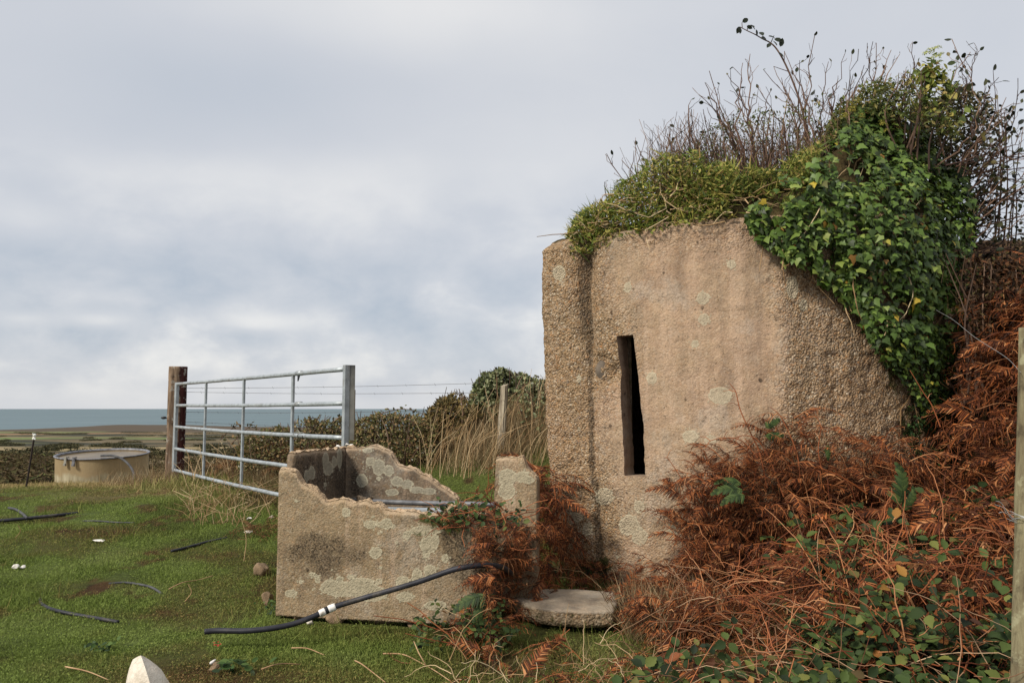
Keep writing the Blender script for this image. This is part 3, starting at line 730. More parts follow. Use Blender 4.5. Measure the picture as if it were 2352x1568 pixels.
# ------------------------------------------------------------------ broken water trough
TA = P(633, 1400, 4.7)[:2]
e1 = unit(np.array([.965, -.262])); e2 = np.array([-e1[1], e1[0]])
def on_plane(px, py, o, d):
    """(s, z) where the view ray meets the upright plane through o along d"""
    u = (px - 1176) / F; v = (784 - py) / F; dx, dy, dz = u, CT - v * ST, ST + v * CT
    n = np.array([-d[1], d[0]]); k = (n @ o) / (n[0] * dx + n[1] * dy)
    return (k * np.array([dx, dy]) - o) @ d, EYE + k * dz
def slab_wall(name, o, d, prof, thick, zbot, mat, parent, L0, L1, disc=(), stain_shade=(), moss=(), h=.011, seed=0, rug=1.0, tri=.018, roughv=.3):
    """upright broken wall: profile [(s,z)] along its top, thickness away from the camera side"""
    s = span(L0, L1, h); pr = np.array(sorted(prof)); zt_ = np.interp(s, pr[:, 0], pr[:, 1])
    zt_ = zt_ + tri * fbm(np.stack([s * 22, 0 * s + seed, 0 * s], -1), 4, 60 + seed) * rug
    zb_ = np.interp(s, [L0, L1], zbot) if not np.isscalar(zbot) else np.full_like(s, zbot)
    zt_ = np.maximum(zt_, zb_ + .02)
    nF = 84; n = np.array([d[1], -d[0]])               # towards the camera side
    rowsV = []
    def pt(off, z): return np.concatenate([o + s[:, None] * d + (n * -off), z[:, None]], -1)
    for f_ in np.linspace(0, 1, nF): rowsV.append((pt(0, zb_ + (zt_ - zb_) * f_), 0))
    for f_ in np.linspace(0, 1, 8)[1:-1]:
        zz_ = zt_ + (.020 * fbm(np.stack([s * 24, 0 * s + f_ * 5, 0 * s + seed], -1), 4, 70 + seed) * rug + .004) * math.sin(math.pi * f_)
        rowsV.append((pt(thick * f_, zz_), 1))
    for f_ in np.linspace(1, 0, nF): rowsV.append((pt(thick, zb_ + (zt_ - zb_) * f_), 2))
    Vw = np.array([r_[0] for r_ in rowsV]); kind = np.array([r_[1] for r_ in rowsV])
    nrm = np.where((kind == 0)[:, None, None], np.array([n[0], n[1], 0]), np.where((kind == 2)[:, None, None], -np.array([n[0], n[1], 0]), np.array([0, 0, 1.0])))
    dd = .005 * fbm(Vw * 4, 3, seed) + .004 * fbm(Vw * 22, 3, seed + 3) + np.where((kind == 1)[:, None], .018 * fbm(Vw * 30, 3, seed + 5), 0)
    # chamfer the arrises
    dz_ = zt_[None] - Vw[..., 2]
    dd = dd - np.where((kind != 1)[:, None], .014 * np.clip(1 - dz_ / .025, 0, 1) ** 2, 0)
    Vw = Vw + nrm * dd[..., None]
    R0, C0 = Vw.shape[:2]
    i = np.arange(R0)[:, None]; j = np.arange(C0 - 1)[None]; i2 = (i + 1) % R0
    q = np.stack([i * C0 + j, i * C0 + j + 1, i2 * C0 + j + 1, i2 * C0 + j], -1).reshape(-1, 4)
    ends = []
    for c_, flip in ((0, 1), (C0 - 1, 0)):
        a_ = np.arange(R0) * C0 + c_; half = R0 // 2
        e_ = np.stack([a_[:half - 1], a_[1:half], a_[::-1][1:half], a_[::-1][:half - 1]], -1)
        ends.append(e_[:, ::-1] if not flip else e_)
    Vq = Vw.reshape(-1, 3); kd = np.repeat(kind, C0)
    li = np.where(kd == 0, sdf_discs(Vq, disc), -9); st = np.where(kd == 0, gsum(Vq, stain_shade), .15 * (kd == 2))
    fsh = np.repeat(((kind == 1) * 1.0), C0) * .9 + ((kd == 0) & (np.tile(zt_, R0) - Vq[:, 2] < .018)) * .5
    o = part(name, Vq, [q, *ends], mat, parent, attrs={'fresh': fsh, 'rough': roughv + .3 * (kd == 1), 'lichen': li, 'stain_shade': st, 'moss': np.where(kd == 0, gsum(Vq, moss), 0)})
    sm_ = np.repeat(((kind != 1) & (np.roll(kind, -1) != 1))[:, None], C0 - 1, 1).ravel()
    us_ = np.ones(len(o.data.polygons), bool); us_[:len(sm_)] = sm_; o.data.polygons.foreach_set('use_smooth', us_)
    return o

trough = empty('broken_water_trough', (TA[0] + .8, TA[1] + .1, 0), 'broken tan concrete water trough with jagged rim and pale lichen rings', 'water trough')
FP = [(630, 1080), (657, 1080), (677, 1089), (684, 1103), (697, 1116), (724, 1129), (737, 1146), (747, 1152), (764, 1148), (790, 1147), (810, 1152), (840, 1153), (870, 1159), (883, 1169), (903, 1172), (933, 1171), (956, 1174), (983, 1188), (1010, 1190), (1024, 1170), (1040, 1160), (1060, 1158), (1076, 1168), (1090, 1172), (1134, 1170), (1136.5, 1060), (1139, 1051), (1202, 1049), (1206, 1072), (1226, 1090), (1233, 1096)]
fprof = [on_plane(a, c_, TA, e1) for a, c_ in FP]
Lfw = max(s for s, z in fprof)
TL = [(863, 1269, 15), (795, 1176, 11), (850, 1204, 15, 11), (872, 1203, 7, 8), (888, 1202, 14, 13), (903, 1208, 7, 6), (856, 1186, 4), (875, 1220, 4), (730, 1330, 7, 10), (744, 1350, 10, 12), (668, 1362, 15, 9), (692, 1335, 5), (714, 1317, 5), (722, 1320, 6), (790, 1352, 58, 18), (830, 1338, 30, 12), (760, 1345, 20, 16), (850, 1362, 40, 20), (805, 1325, 8), (780, 1330, 9), (870, 1335, 10, 8),
      (925, 1335, 16, 13), (958, 1322, 13, 18), (988, 1312, 15, 17), (1022, 1282, 10, 10), (985, 1250, 22, 20), (975, 1218, 34, 12), (992, 1242, 17, 20), (980, 1272, 10, 10), (935, 1228, 10, 10), (1002, 1215, 22, 9), (680, 1150, 5), (690, 1178, 2.5), (909, 1246, 3), (763, 1309, 3), (875, 1304, 4, 5),
      (1166, 1096, 22, 20), (1164, 1128, 20, 20), (1200, 1095, 17, 14), (1215, 1102, 12, 10), (1040, 1185, 13, 20), (1066, 1178, 14, 18), (930, 1370, 20, 12), (1000, 1390, 26, 12)]
TS = [(720, 1290, 95, 60, .46), (800, 1275, 130, 60, .36), (700, 1240, 70, 40, .3), (930, 1290, 80, 70, .25), (1060, 1235, 55, 60, 1.1), (1150, 1235, 90, 50, 1.3), (900, 1395, 200, 14, .4), (1090, 1330, 60, 90, .6), (640, 1380, 15, 40, .3)]  # right-end blobs are shade painted into the concrete colour
TM = [(985, 1190, 45, 12, .8), (1030, 1205, 30, 20, .55), (1060, 1200, 60, 30, .5), (1190, 1172, 20, 18, .45), (960, 1225, 30, 10, .4)]
fp1 = [q_ for q_, (a, c_) in zip(fprof, FP) if a < 1072] + [on_plane(1082, 1195, TA, e1), on_plane(1090, 1290, TA, e1)]
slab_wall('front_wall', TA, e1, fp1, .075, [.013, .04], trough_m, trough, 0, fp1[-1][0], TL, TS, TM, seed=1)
# the far end of that wall still stands as a separate pier, pushed back a little
oP = TA + e2 * .42
pp_ = [on_plane(a, c_, oP, e1) for a, c_ in [(1062, 1186), (1100, 1176), (1134, 1171), (1136.5, 1060), (1139, 1051), (1202, 1049), (1206, 1072), (1226, 1090), (1233, 1096)]]
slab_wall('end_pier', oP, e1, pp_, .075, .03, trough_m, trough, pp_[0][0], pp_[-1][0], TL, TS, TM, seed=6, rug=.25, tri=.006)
# left wall: we see its dark inner side
oL = TA + e2 * .012 + e1 * .058
LPp = [on_plane(a, c_, oL, e2) for a, c_ in [(659, 1043), (700, 1038), (740, 1034), (790, 1030), (806, 1029)]]
LL = .78
LPp = [(0, LPp[0][1])] + LPp + [(LL, LPp[-1][1])]
LD = [(754, 1075, 12, 18), (748, 1058, 8, 20), (768, 1060, 6, 14), (780, 1052, 6, 24), (705, 1092, 7, 14), (716, 1086, 9, 16), (747, 1113, 4, 6)]
LS = [(730, 1085, 60, 60, .7), (790, 1090, 20, 60, 1.0), (690, 1080, 40, 40, .3)]
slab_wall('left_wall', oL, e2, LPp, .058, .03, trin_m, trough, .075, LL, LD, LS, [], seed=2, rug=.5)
oB = TA + e2 * .72 + e1 * .06
BP = [(800, 1029), (843, 1026), (870, 1026), (890, 1035), (903, 1053), (918, 1071), (946, 1076), (970, 1090), (993, 1101), (1022, 1123), (1046, 1144), (1062, 1165), (1085, 1190)]
bprof = [on_plane(a, c_, oB, e1) for a, c_ in BP]
BD = [(870, 1072, 15, 20), (893, 1080, 12, 14), (850, 1060, 10, 12), (912, 1105, 14, 12), (935, 1112, 15, 11), (958, 1125, 18, 8), (985, 1128, 18, 8), (832, 1103, 14, 16), (870, 1099, 6, 5), (836, 1070, 2.5), (822, 1052, 2.5), (900, 1130, 16, 8), (843, 1034, 12, 6)]
BS = [(815, 1090, 14, 50, .8), (850, 1125, 60, 20, .5), (960, 1110, 40, 12, .2)]
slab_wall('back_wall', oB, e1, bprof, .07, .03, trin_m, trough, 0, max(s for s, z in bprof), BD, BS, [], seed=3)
b = MB(); b.bbox(np.append(TA + e1 * (Lfw / 2 - .10) + e2 * .44, .10), np.append(e1 * (Lfw / 2 - .22), 0), np.append(e2 * .22, 0), (0, 0, .05), .01)
z0 = np.zeros(16)
part('floor', b.V[0], [np.concatenate(v) for v in b.F.values()], trin_m, trough, smooth=False, attrs={'rough': z0 + .3, 'lichen': z0 - 9, 'stain_shade': z0 + .6, 'moss': z0})

def rock(name, c, ax, seed, mat, label, cat, group=None, cut=.42, sub=None, rot=0.0, amp=.55):
    """angular lump: sphere squashed against random planes"""
    Vp, Fp = sub or I3
    rg = np.random.default_rng(seed); Vp = Vp.copy()
    for _ in range(11):
        n = unit(rg.normal(size=3)); dpl = rg.uniform(cut, 1.0); ex = Vp @ n - dpl
        Vp = Vp - np.clip(ex, 0, None)[:, None] * n
    Vp = Vp * (1 + amp * .6 * fbm(Vp * 2.2 + seed, 5, seed))[:, None] * np.array(ax)
    cr, sr = math.cos(rot), math.sin(rot); Vp = Vp @ np.array([[cr, sr, 0], [-sr, cr, 0], [0, 0, 1]]) + np.asarray(c)
    o = mk(name, Vp, [Fp], mat)
    return tag(o, label, cat, group)
def rockmat(name, a, b_, c_=None, sc=9):
    t = NT(name); p = t.obj; n = t.noise(p, sc, 6, .65)
    c = t.ramp(n, [(.3, lin(*a)), (.55, lin(*b_)), (.75, lin(*(c_ or b_)))])
    crack = t.step(t.voro(p, sc * .9, 'Distance', 'DISTANCE_TO_EDGE'), .015, .0)
    c = t.mix(t.math('MULTIPLY', t.math('MULTIPLY', crack, t.step(t.noise(p, sc * .6, 3), .5, .6)), .5), c, lin(70, 56, 40))
    return t.fin(c, .9, t.bump(t.math('ADD', n, t.math('MULTIPLY', t.noise(p, sc * 8, 4), .5)), .7, .012), .2)
pale_m = rockmat('pale_sandstone', (190, 178, 160), (216, 206, 190), (226, 218, 204))
tan_m = rockmat('rusty_rubble', (96, 80, 62), (140, 118, 92), (112, 100, 82), 16)
white_m = rockmat('white_chalky_scrap', (196, 190, 180), (226, 220, 210))
o = rock('concrete_block', np.append(TA + e1 * .28 + e2 * .55, .60) , (.07, .06, .075), 77, trin_m, 'rough grey concrete block lodged inside the broken trough', 'block')
for k_, v_ in (('rough', .6), ('lichen', -9.), ('stain_shade', .0), ('moss', 0.)):
    at = o.data.attributes.new(k_, 'FLOAT', 'POINT'); at.data.foreach_set('value', np.full(len(o.data.vertices), v_, np.float32))

# galvanised pipe and channel lying across the trough
t = NT('dull_grey_pipe'); pipe_m = t.fin(t.ramp(t.noise(t.mapping(t.obj, (4, 30, 30)), 1, 4), [(.3, lin(92, 92, 94)), (.7, lin(132, 132, 132))]), .45, None, .5, .6)
t = NT('galvanised_steel'); galv_m = t.fin(t.mix(t.math('MULTIPLY', t.step(t.noise(t.obj, 5, 5, .7), .54, .68), .45), t.ramp(t.noise(t.obj, 14, 5, .65), [(.25, lin(122, 126, 126)), (.5, lin(158, 164, 166)), (.75, lin(176, 182, 184))]), lin(122, 112, 96)), t.math('MULTIPLY_ADD', t.noise(t.obj, 30, 3), .3, .35), None, .5, .35)
a0, a1 = P(786, 1147, 5.33), P(1140, 1158, 4.62)
b = MB(); ps = a0 + (a1 - a0) * np.linspace(0, 1, 12)[:, None]; ps[:, 2] -= .006 * np.sin(np.linspace(0, math.pi, 12))
b.tube(ps, .0155, 10); o = b.build('metal_pipe', pipe_m); tag(o, 'dull grey metal pipe lying across the inside of the broken trough', 'pipe')
a0, a1 = P(868, 1166, 5.0), P(1052, 1170, 4.62)
dv = unit(a1 - a0); sd_ = unit(np.cross(dv, [0, 0, 1.0]))
b = MB(); mid = (a0 + a1) / 2; hl = np.linalg.norm(a1 - a0) / 2
b.bbox(mid, sd_ * .05, [0, 0, .0025], dv * hl, .001); b.bbox(mid + sd_ * .05 - [0, 0, .022], sd_ * .0025, [0, 0, .024], dv * hl, .001); b.bbox(mid - sd_ * .05 - [0, 0, .022], sd_ * .0025, [0, 0, .024], dv * hl, .001)
o = b.build('metal_channel', galv_m, smooth=False); tag(o, 'pale galvanised metal channel just under the pipe in the trough', 'metal channel')

# stone slab step in front of the bunker
SL = [(1203, 1354), (1255, 1350), (1310, 1351), (1412, 1357), (1418, 1380), (1408, 1402), (1340, 1404), (1275, 1401), (1225, 1394), (1178, 1376)]
zsl = .105
top_ = np.array([PZ(a, c_, zsl) for a, c_ in SL])
top_ = np.concatenate([top_[i_] + (top_[(i_ + 1) % len(top_)] - top_[i_]) * np.arange(12)[:, None] / 12 for i_ in range(len(top_))]); top_[:, :2] += .008 * fbm(top_ * 14, 3, 41)[:, None]; top_[:, 2] += .006 * fbm(top_ * 9, 3, 4)
cen_ = top_.mean(0); rows = []
for f_, dz in [(.0, .002), (.35, .002), (.7, .001), (.93, .0), (1.0, -.004), (1.008, -.015), (1.0, -.03), (1.004, -.055), (.98, -.085), (.6, -.095)]:
    r_ = cen_ + (top_ - cen_) * f_; r_[:, 2] += dz
    rg_ = fbm(r_ * 25, 3, 8)[:, None]
    r_ = r_ + (top_ - cen_) * rg_ * (.03 if dz < -.01 else .0) + np.array([0, 0, 1]) * rg_ * .004
    rows.append(r_)
Rf = np.array(rows); a_, b_ = Rf.shape[:2]; ii = np.arange(a_ - 1)[:, None] * b_; jj = np.arange(b_)[None]; kk = (jj + 1) % b_
qr = np.stack([ii + jj, ii + b_ + jj, ii + b_ + kk, ii + kk], -1).reshape(-1, 4)
Vq = Rf.reshape(-1, 3); rad = np.repeat(np.array([0, 0, 0, 0, .2, 1, 1, 1, 1, 1.0]), b_)
slab_m = concrete('grey_slab_concrete', [(.3, lin(132, 120, 104)), (.5, lin(154, 141, 122)), (.7, lin(140, 128, 112))], PEB, grain=70, bumps=.5, peb_fac=.3)
o = mk('concrete_slab', Vq, [qr], slab_m, attrs={'rough': rad, 'lichen': 0 * rad - 9, 'stain_shade': .12 * rad, 'moss': .3 * rad * (Vq[:, 2] < .1)})
tag(o, 'broken flat grey concrete slab lying in the bracken below the bunker', 'slab')
# ------------------------------------------------------------------ timber posts
def timber(name, c1, c2, c3, dark=(40, 32, 26), lich=None, red=None):
    t = NT(name); p = t.obj
    g = t.noise(t.mapping(p, (26, 26, 2.2)), 1, 6, .65, .3)
    c = t.ramp(g, [(.28, lin(*dark)), (.42, lin(*c1)), (.58, lin(*c2)), (.75, lin(*c3))])
    c = t.mix(t.step(t.noise(p, 7, 5, .65), .55, .7), c, lin(*dark))
    if red is not None:
        sp = t.n('ShaderNodeSeparateXYZ'); t.set(sp.inputs[0], p)
        rm = t.step(t.math('MULTIPLY_ADD', t.noise(p, 9, 4), .12, sp.outputs[0]), .10, .13)
        c = t.mix(rm, c, t.ramp(g, [(.35, lin(30, 20, 18)), (.65, lin(72, 36, 32))]))
    if lich is not None:
        c = t.mix(t.math('MULTIPLY', t.step(t.noise(p, 13, 5, .65), .56, .66), .8), c, lin(*lich))
    return t.fin(c, .9, t.bump(g, .8, .01), .15)
def post(name, base, top, wx, wy, ang, mat, seed=0, power=4, rough=.006, taper=0.0, flare=0.0, nz=60, n=28, split=None, broken=0.0):
    base, top = np.asarray(base, float), np.asarray(top, float); an = np.arange(n) * 2 * math.pi / n
    cu = np.sign(np.cos(an)) * np.abs(np.cos(an)) ** (2 / power); su = np.sign(np.sin(an)) * np.abs(np.sin(an)) ** (2 / power)
    ax = np.array([math.cos(ang), math.sin(ang), 0]); ay = np.array([-math.sin(ang), math.cos(ang), 0])
    rows = []
    H = np.linalg.norm(top - base)
    for f_ in np.linspace(0, 1, nz):
        sc = 1 - taper * f_ + flare * max(0, 1 - f_ * 5) ** 2
        r_ = base + (top - base) * f_ + (cu * wx * sc)[:, None] * ax + (su * wy * sc)[:, None] * ay
        nn = unit(r_ - (base + (top - base) * f_)); q_ = np.stack([an * 3.2, 0 * an + f_ * H * 1.6, 0 * an + seed], -1)
        q2 = np.stack([cu * 3, su * 3, 0 * an + f_ * H * 2.0], -1)
        r_ = r_ + nn * (rough * (fbm(q2 * 2, 3, seed) + .6 * fbm(q_ * 3, 2, seed + 3)))[:, None]
        if split is not None:
            dd = np.angle(np.exp(1j * (an - split))); r_ = r_ - nn * (.35 * wx * np.exp(-(dd / .13) ** 2))[:, None]
        if broken and f_ > .9: r_[:, 2] += broken * (f_ - .9) / .1 * (np.cos(an - .8) + .5 * fbm(np.stack([cu * 3, su * 3, 0 * an], -1), 2, seed))
        rows.append(r_)
    c_ = rows[-1].mean(0)
    for f_ in (.94, .6, .2): rows.append(c_ + (rows[nz - 1] - c_) * f_ + [0, 0, .004 * (1 - f_)])
    Vp = np.array(rows); a_, b_ = Vp.shape[:2]; ii = np.arange(a_ - 1)[:, None] * b_; jj = np.arange(b_)[None]; kk = (jj + 1) % b_
    q = np.stack([ii + jj, ii + kk, ii + b_ + kk, ii + b_ + jj], -1).reshape(-1, 4)
    return mk(name, Vp.reshape(-1, 3), [q, (np.arange(b_) + (a_ - 1) * b_)[None]], mat)

gp0, gp1 = P(400, 1120, 10.5), P(409.5, 842, 10.5); gp0[2] -= .1
o = post('gate_post', gp0, gp1, .112, .105, .35, timber('old_sleeper_timber', (104, 86, 70), (144, 122, 100), (172, 152, 128), (56, 44, 36), (160, 154, 142), True), 3, 5, .007, .0, .16)
tag(o, 'thick old wooden gate post, brown bark on one side and dark red on the other', 'gate post')
# insulator knob on the post
b = MB(); c_ = P(376, 959, 10.45); b.tube([P(388, 960, 10.45), c_], [.006, .006], 6); Vp, Fp = I2; b.add(Vp * [.038, .022, .019] + c_, [Fp])
t = NT('black_rubber'); blk_m = t.fin(lin(26, 26, 28), .5, None, .4)
o = b.build('wire_insulator', blk_m); tag(o, 'small black insulator knob sticking out of the thick gate post', 'insulator')
p1_ = post('fence_post', P(1150, 1030, 8.5), P(1159, 884, 8.5), .042, .044, -.3, timber('silver_grey_timber', (132, 120, 102), (172, 160, 138), (192, 180, 158), (74, 64, 54)), 5, 4, .005, .12, .0, split=-.9, broken=.012)
tag(p1_, 'split silver grey wooden fence post standing in dry grass before the bushes', 'fence post', 'wooden fence posts')
p2_ = post('fence_post', P(809, 1010, 7.6), P(811, 895, 7.6), .022, .024, .2, timber('brown_stake_timber', (110, 88, 66), (140, 116, 88), (160, 136, 108), (70, 54, 40)), 6, 4, .003)
tag(p2_, 'thin brown wooden stake just behind the free end of the metal gate', 'fence post', 'wooden fence posts')
# post at the right edge of the frame, close to the camera
p0, p1 = P(2348, 1640, 2.75), P(2378, 752, 2.9); p0[2] = -.1
p3_ = post('fence_post', p0, p1, .05, .048, .5, timber('lichened_grey_timber', (104, 94, 72), (128, 120, 92), (146, 138, 112), (70, 62, 48), (150, 146, 116)), 9, 3.2, .004, .06, .10, 110)
tag(p3_, 'close grey green wooden post with wire tied round it at right edge', 'fence post', 'wooden fence posts')

# ------------------------------------------------------------------ field gate
GL = P(401, 1000, 10.3); GR = P(791, 960, 6.39); GL[2] = GR[2] = 0
gd = unit(GR - GL); gn = np.array([gd[1], -gd[0], 0.0])
gate = empty('field_gate', (GL + GR) / 2 + [0, 0, .4], 'grey galvanised five bar metal field gate hung on the thick wooden post', 'gate')
def gp(px): 
    u = (px - 1176) / F; k = 1 / CT
    # along the gate so that it shows at frame x = px at horizon height
    s_ = np.linspace(0, 1, 4000); q_ = GL[None] + (GR - GL)[None] * s_[:, None]
    return q_[np.argmin(np.abs(q_[:, 0] / q_[:, 1] - u * CT))]
RZ = [1.515, 1.24, .967, .69, .42]
up = np.array([0, 0, 1.0])
rng = np.random.default_rng(3)
for i_, z_ in enumerate(RZ):
    b = MB(); L_ = np.linalg.norm(GR - GL); n_ = 24
    ps = GL + (GR - GL) * np.linspace(0.006, .995, n_)[:, None] + up * z_; ps[:, 2] += -.010 * np.sin(np.linspace(0, math.pi, n_)) * (.4 + .3 * i_ % 2) + .0006 * rng.normal(size=n_)
    b.tube(ps, .0195, 12)
    if i_ < 2:                                     # sleeve where a repair tube is clamped on
        q_ = gp(676) + gd * .10; b.tube([q_ - gd * .05 + up * z_, q_ + gd * .05 + up * z_], .0235, 12)
    o = b.build('rail', galv_m, gate)
for px, z1 in ((472, RZ[0]), (559, RZ[0]), (672, RZ[0])):
    b = MB(); q_ = gp(px); b.bbox(q_ + up * (z1 + RZ[4]) / 2, gd * .0165, gn * .012, up * (z1 - RZ[4]) / 2, .003)
    b.build('upright_bar', galv_m, gate, smooth=False)
b = MB(); q_ = GL + gd * .03; b.bbox(q_ + up * (RZ[0] + RZ[4]) / 2, gd * .035, gn * .02, up * ((RZ[0] - RZ[4]) / 2 + .02), .004); b.build('hinge_stile', galv_m, gate, smooth=False)
t = NT('stained_galvanised_steel'); sp = t.n('ShaderNodeSeparateXYZ'); t.set(sp.inputs[0], t.obj)
gst = t.fin(t.mix(t.step(t.math('MULTIPLY_ADD', t.noise(t.obj, 12, 4), .3, sp.outputs[2]), 1.08, 1.36), t.ramp(t.noise(t.obj, 9, 5), [(.3, lin(120, 116, 106)), (.7, lin(150, 148, 138))]), lin(52, 54, 56)), .55, None, .4, .25)
b = MB(); q_ = GR + gd * .02; zt_, zb_ = 1.547, .36
dv = np.array([.93, .36, 0]); dn = np.array([.36, -.93, 0])
b.bbox(q_ + up * (zt_ + zb_) / 2, gd * .022, gn * .022, up * (zt_ - zb_) / 2, .003); b.build('latch_stile', galv_m, gate, smooth=False)
b = MB(); b.bbox(q_ + dv * .044 + up * ((zt_ + .95) / 2 - .0), dv * .026, dn * .012, up * (zt_ - .95) / 2, .003)
b.build('latch_plate', gst, gate, smooth=False, attrs=None)
b = MB(); q_ = gp(683) + up * (RZ[0] - .02); b.add([q_ + gd * .0, q_ + gd * .05, q_ + gd * .015 - up * .05, q_ - up * .05, q_ + gn * .006, q_ + gd * .05 + gn * .006, q_ + gd * .015 - up * .05 + gn * .006, q_ - up * .05 + gn * .006], [[(0, 1, 2, 3), (7, 6, 5, 4), (0, 4, 5, 1), (1, 5, 6, 2), (2, 6, 7, 3), (3, 7, 4, 0)]])
b.build('latch_hook', blk_m, gate, smooth=False)
b = MB()
for z_ in (.60, 1.35):
    b = MB(); b.tube([GL - gd * .06 + up * z_, GL + gd * .03 + up * z_], .011, 8); hg = b.build('hinge', gst, gate)
    b = MB(); b.tube([GL - gd * .03 + up * (z_ - .03), GL - gd * .03 + up * (z_ + .03)], .016, 8); b.build('pin', gst, hg)
b = MB(); q_ = gp(680) + up * RZ[2]; an = np.linspace(0, 4 * math.pi, 40)
b.tube(q_ + np.cos(an)[:, None] * gn * .024 + np.sin(an)[:, None] * up * .024 + (an / 60)[:, None] * gd, .003, 5, False)
b.tube([q_ + up * .03, q_ + up * .045 + gd * .05, q_ + up * .01 + gd * .12, q_ - up * .03 + gd * .14], .003, 5); b.build('wire_tie', gst, gate)
# ------------------------------------------------------------------ fence wires
t = NT('rusty_fence_wire'); wire_m = t.fin(lin(92, 90, 90), .6, None, .3, .4)
WR = [((430, 891), (1100, 880), (8.9), 'topmost thin fence wire running from the gate post to the large bush'), ((428, 900), (1090, 902), 8.9, 'thin fence wire just under the topmost one, behind the gate'),
      ((426, 946), (1000, 943), 8.9, 'fence wire crossing the sea in the second gap of the gate'), ((424, 968), (900, 984), 9.2, 'lowest sagging fence wire crossing the sea behind the gate')]
for (a0, a1, d1, lab) in WR:
    s_ = np.linspace(0, 1, 40); q0, q1 = P(*a0, 10.55), P(*a1, d1); ps = q0 + (q1 - q0) * s_[:, None]; ps[:, 2] -= .015 * np.sin(s_ * math.pi)
    b = MB(); b.tube(ps, .0022, 4)
    for f_ in np.arange(.06, 1, .09):
        c_ = q0 + (q1 - q0) * f_ - [0, 0, .015 * math.sin(f_ * math.pi)]; b.tube([c_ + [-.008, 0, .014], c_ + [.008, 0, -.014]], .0016, 3)
    o = b.build('fence_wire', wire_m); tag(o, lab, 'fence wire', 'wires of the field fence')

# ------------------------------------------------------------------ round tank
tk = P(236.5, 1041, 12.6); Rk = 96.5 / F * 12.6 / CT
tank = empty('round_stock_tank', (tk[0], tk[1], tk[2] - .62), 'round tan cattle tank with dark rim standing behind the grass', 'water tank')
tilt = math.radians(3.9); ca, sa = math.cos(tilt), math.sin(tilt)
def tkp(r, a, h):                                  # tank frame -> world, leaning a little towards the field
    x, y, z = r * np.cos(a), r * np.sin(a), h + 0 * a
    return np.stack([tk[0] + x, tk[1] + y * ca - z * -sa * -1, tk[2] + y * sa + z * ca], -1)
def lathe(prof, name, mat, par, n=96):
    an = np.arange(n) * 2 * math.pi / n; Vp = np.array([tkp(r, an, h) for r, h in prof]); a_, b_ = Vp.shape[:2]
    ii = np.arange(a_ - 1)[:, None] * b_; jj = np.arange(b_)[None]; kk = (jj + 1) % b_
    return part(name, Vp.reshape(-1, 3), [np.stack([ii + jj, ii + kk, ii + b_ + kk, ii + b_ + jj], -1).reshape(-1, 4)], mat, par)
t = NT('tan_painted_tank'); p = t.obj; sp = t.n('ShaderNodeSeparateXYZ'); t.set(sp.inputs[0], p)
c = t.ramp(t.noise(t.mapping(p, (5, 5, 1.5)), 1, 5), [(.3, lin(132, 116, 86)), (.7, lin(152, 134, 102))])
c = t.mix(t.step(t.math('MULTIPLY_ADD', t.noise(t.mapping(p, (6, 6, 3)), 1, 5), .22, sp.outputs[2]), .47, .40), c, t.ramp(t.noise(t.mapping(p, (14, 14, 2)), 1, 5), [(.3, lin(128, 118, 92)), (.7, lin(172, 164, 138))]))
tank_m = t.fin(c, .75, t.bump(t.noise(p, 30, 4), .3, .01), .2)
t = NT('dark_tank_rim'); rim_m = t.fin(t.ramp(t.noise(t.obj, 20, 4), [(.3, lin(70, 70, 72)), (.7, lin(130, 130, 134))]), .5, None, .4)
t = NT('dark_tank_inside'); tin_m = t.fin(t.ramp(t.noise(t.mapping(t.obj, (4, 4, 2)), 1, 5), [(.3, lin(84, 74, 60)), (.7, lin(140, 122, 94))]), .85, None, .2)
lathe([(Rk * .985, -.75), (Rk * .985, -.25), (Rk * .985, -.02)], 'wall', tank_m, tank)
lathe([(Rk * .985, -.018), (Rk * 1.012, -.014), (Rk * 1.015, .0), (Rk * 1.0, .006), (Rk * .965, .003), (Rk * .96, -.02)], 'rim', rim_m, tank)
lathe([(Rk * .96, -.02), (Rk * .955, -.4)], 'inner_wall', tin_m, tank)
t = NT('murky_water'); wat_m = t.fin(t.ramp(t.noise(t.obj, 2.5, 4), [(.3, lin(94, 82, 62)), (.7, lin(126, 110, 84))]), .35, t.bump(t.noise(t.obj, 25, 3), .15, .01), .25)
an = np.arange(96) * 2 * math.pi / 96; part('water', tkp(Rk * .955, an, -.035), [np.arange(96)[None]], wat_m, tank)
for a_ in (math.radians(-109), math.radians(-97)):
    b = MB(); q_ = tkp(Rk * 1.0, np.array([a_]), 0.0)[0]; rd = np.array([math.cos(a_), math.sin(a_), 0]); tg = np.array([-rd[1], rd[0], 0])
    b.bbox(q_ + rd * .022 - up * .045, tg * .022, rd * .008, up * .06, .002); b.bbox(q_ + rd * .0 + up * .022, tg * .022, rd * .03, up * .008, .002); b.bbox(q_ + rd * .034 - up * .085, tg * .02, rd * .012, up * .016, .002)
    b.build('bracket', gst if a_ < -1.8 else rim_m, tank, smooth=False)
t = NT('grey_black_hose'); hose_m = t.fin(t.mix(t.math('MULTIPLY', t.step(t.noise(t.obj, 9, 5, .7), .52, .7), .6), t.ramp(t.noise(t.obj, 12, 4), [(.3, lin(28, 28, 33)), (.7, lin(48, 48, 54))]), lin(92, 84, 72)), .55, None, .3)
t = NT('dull_grey_hose'); hose2_m = t.fin(t.ramp(t.noise(t.obj, 12, 4), [(.3, lin(56, 56, 58)), (.7, lin(84, 84, 84))]), .7, None, .2)
def hose(name, pts, r, mat, label, cat='hose', group=None, per=8, n=8):
    b = MB(); b.tube(catmull(pts, per), r, n); o = b.build(name, mat); return tag(o, label, cat, group)
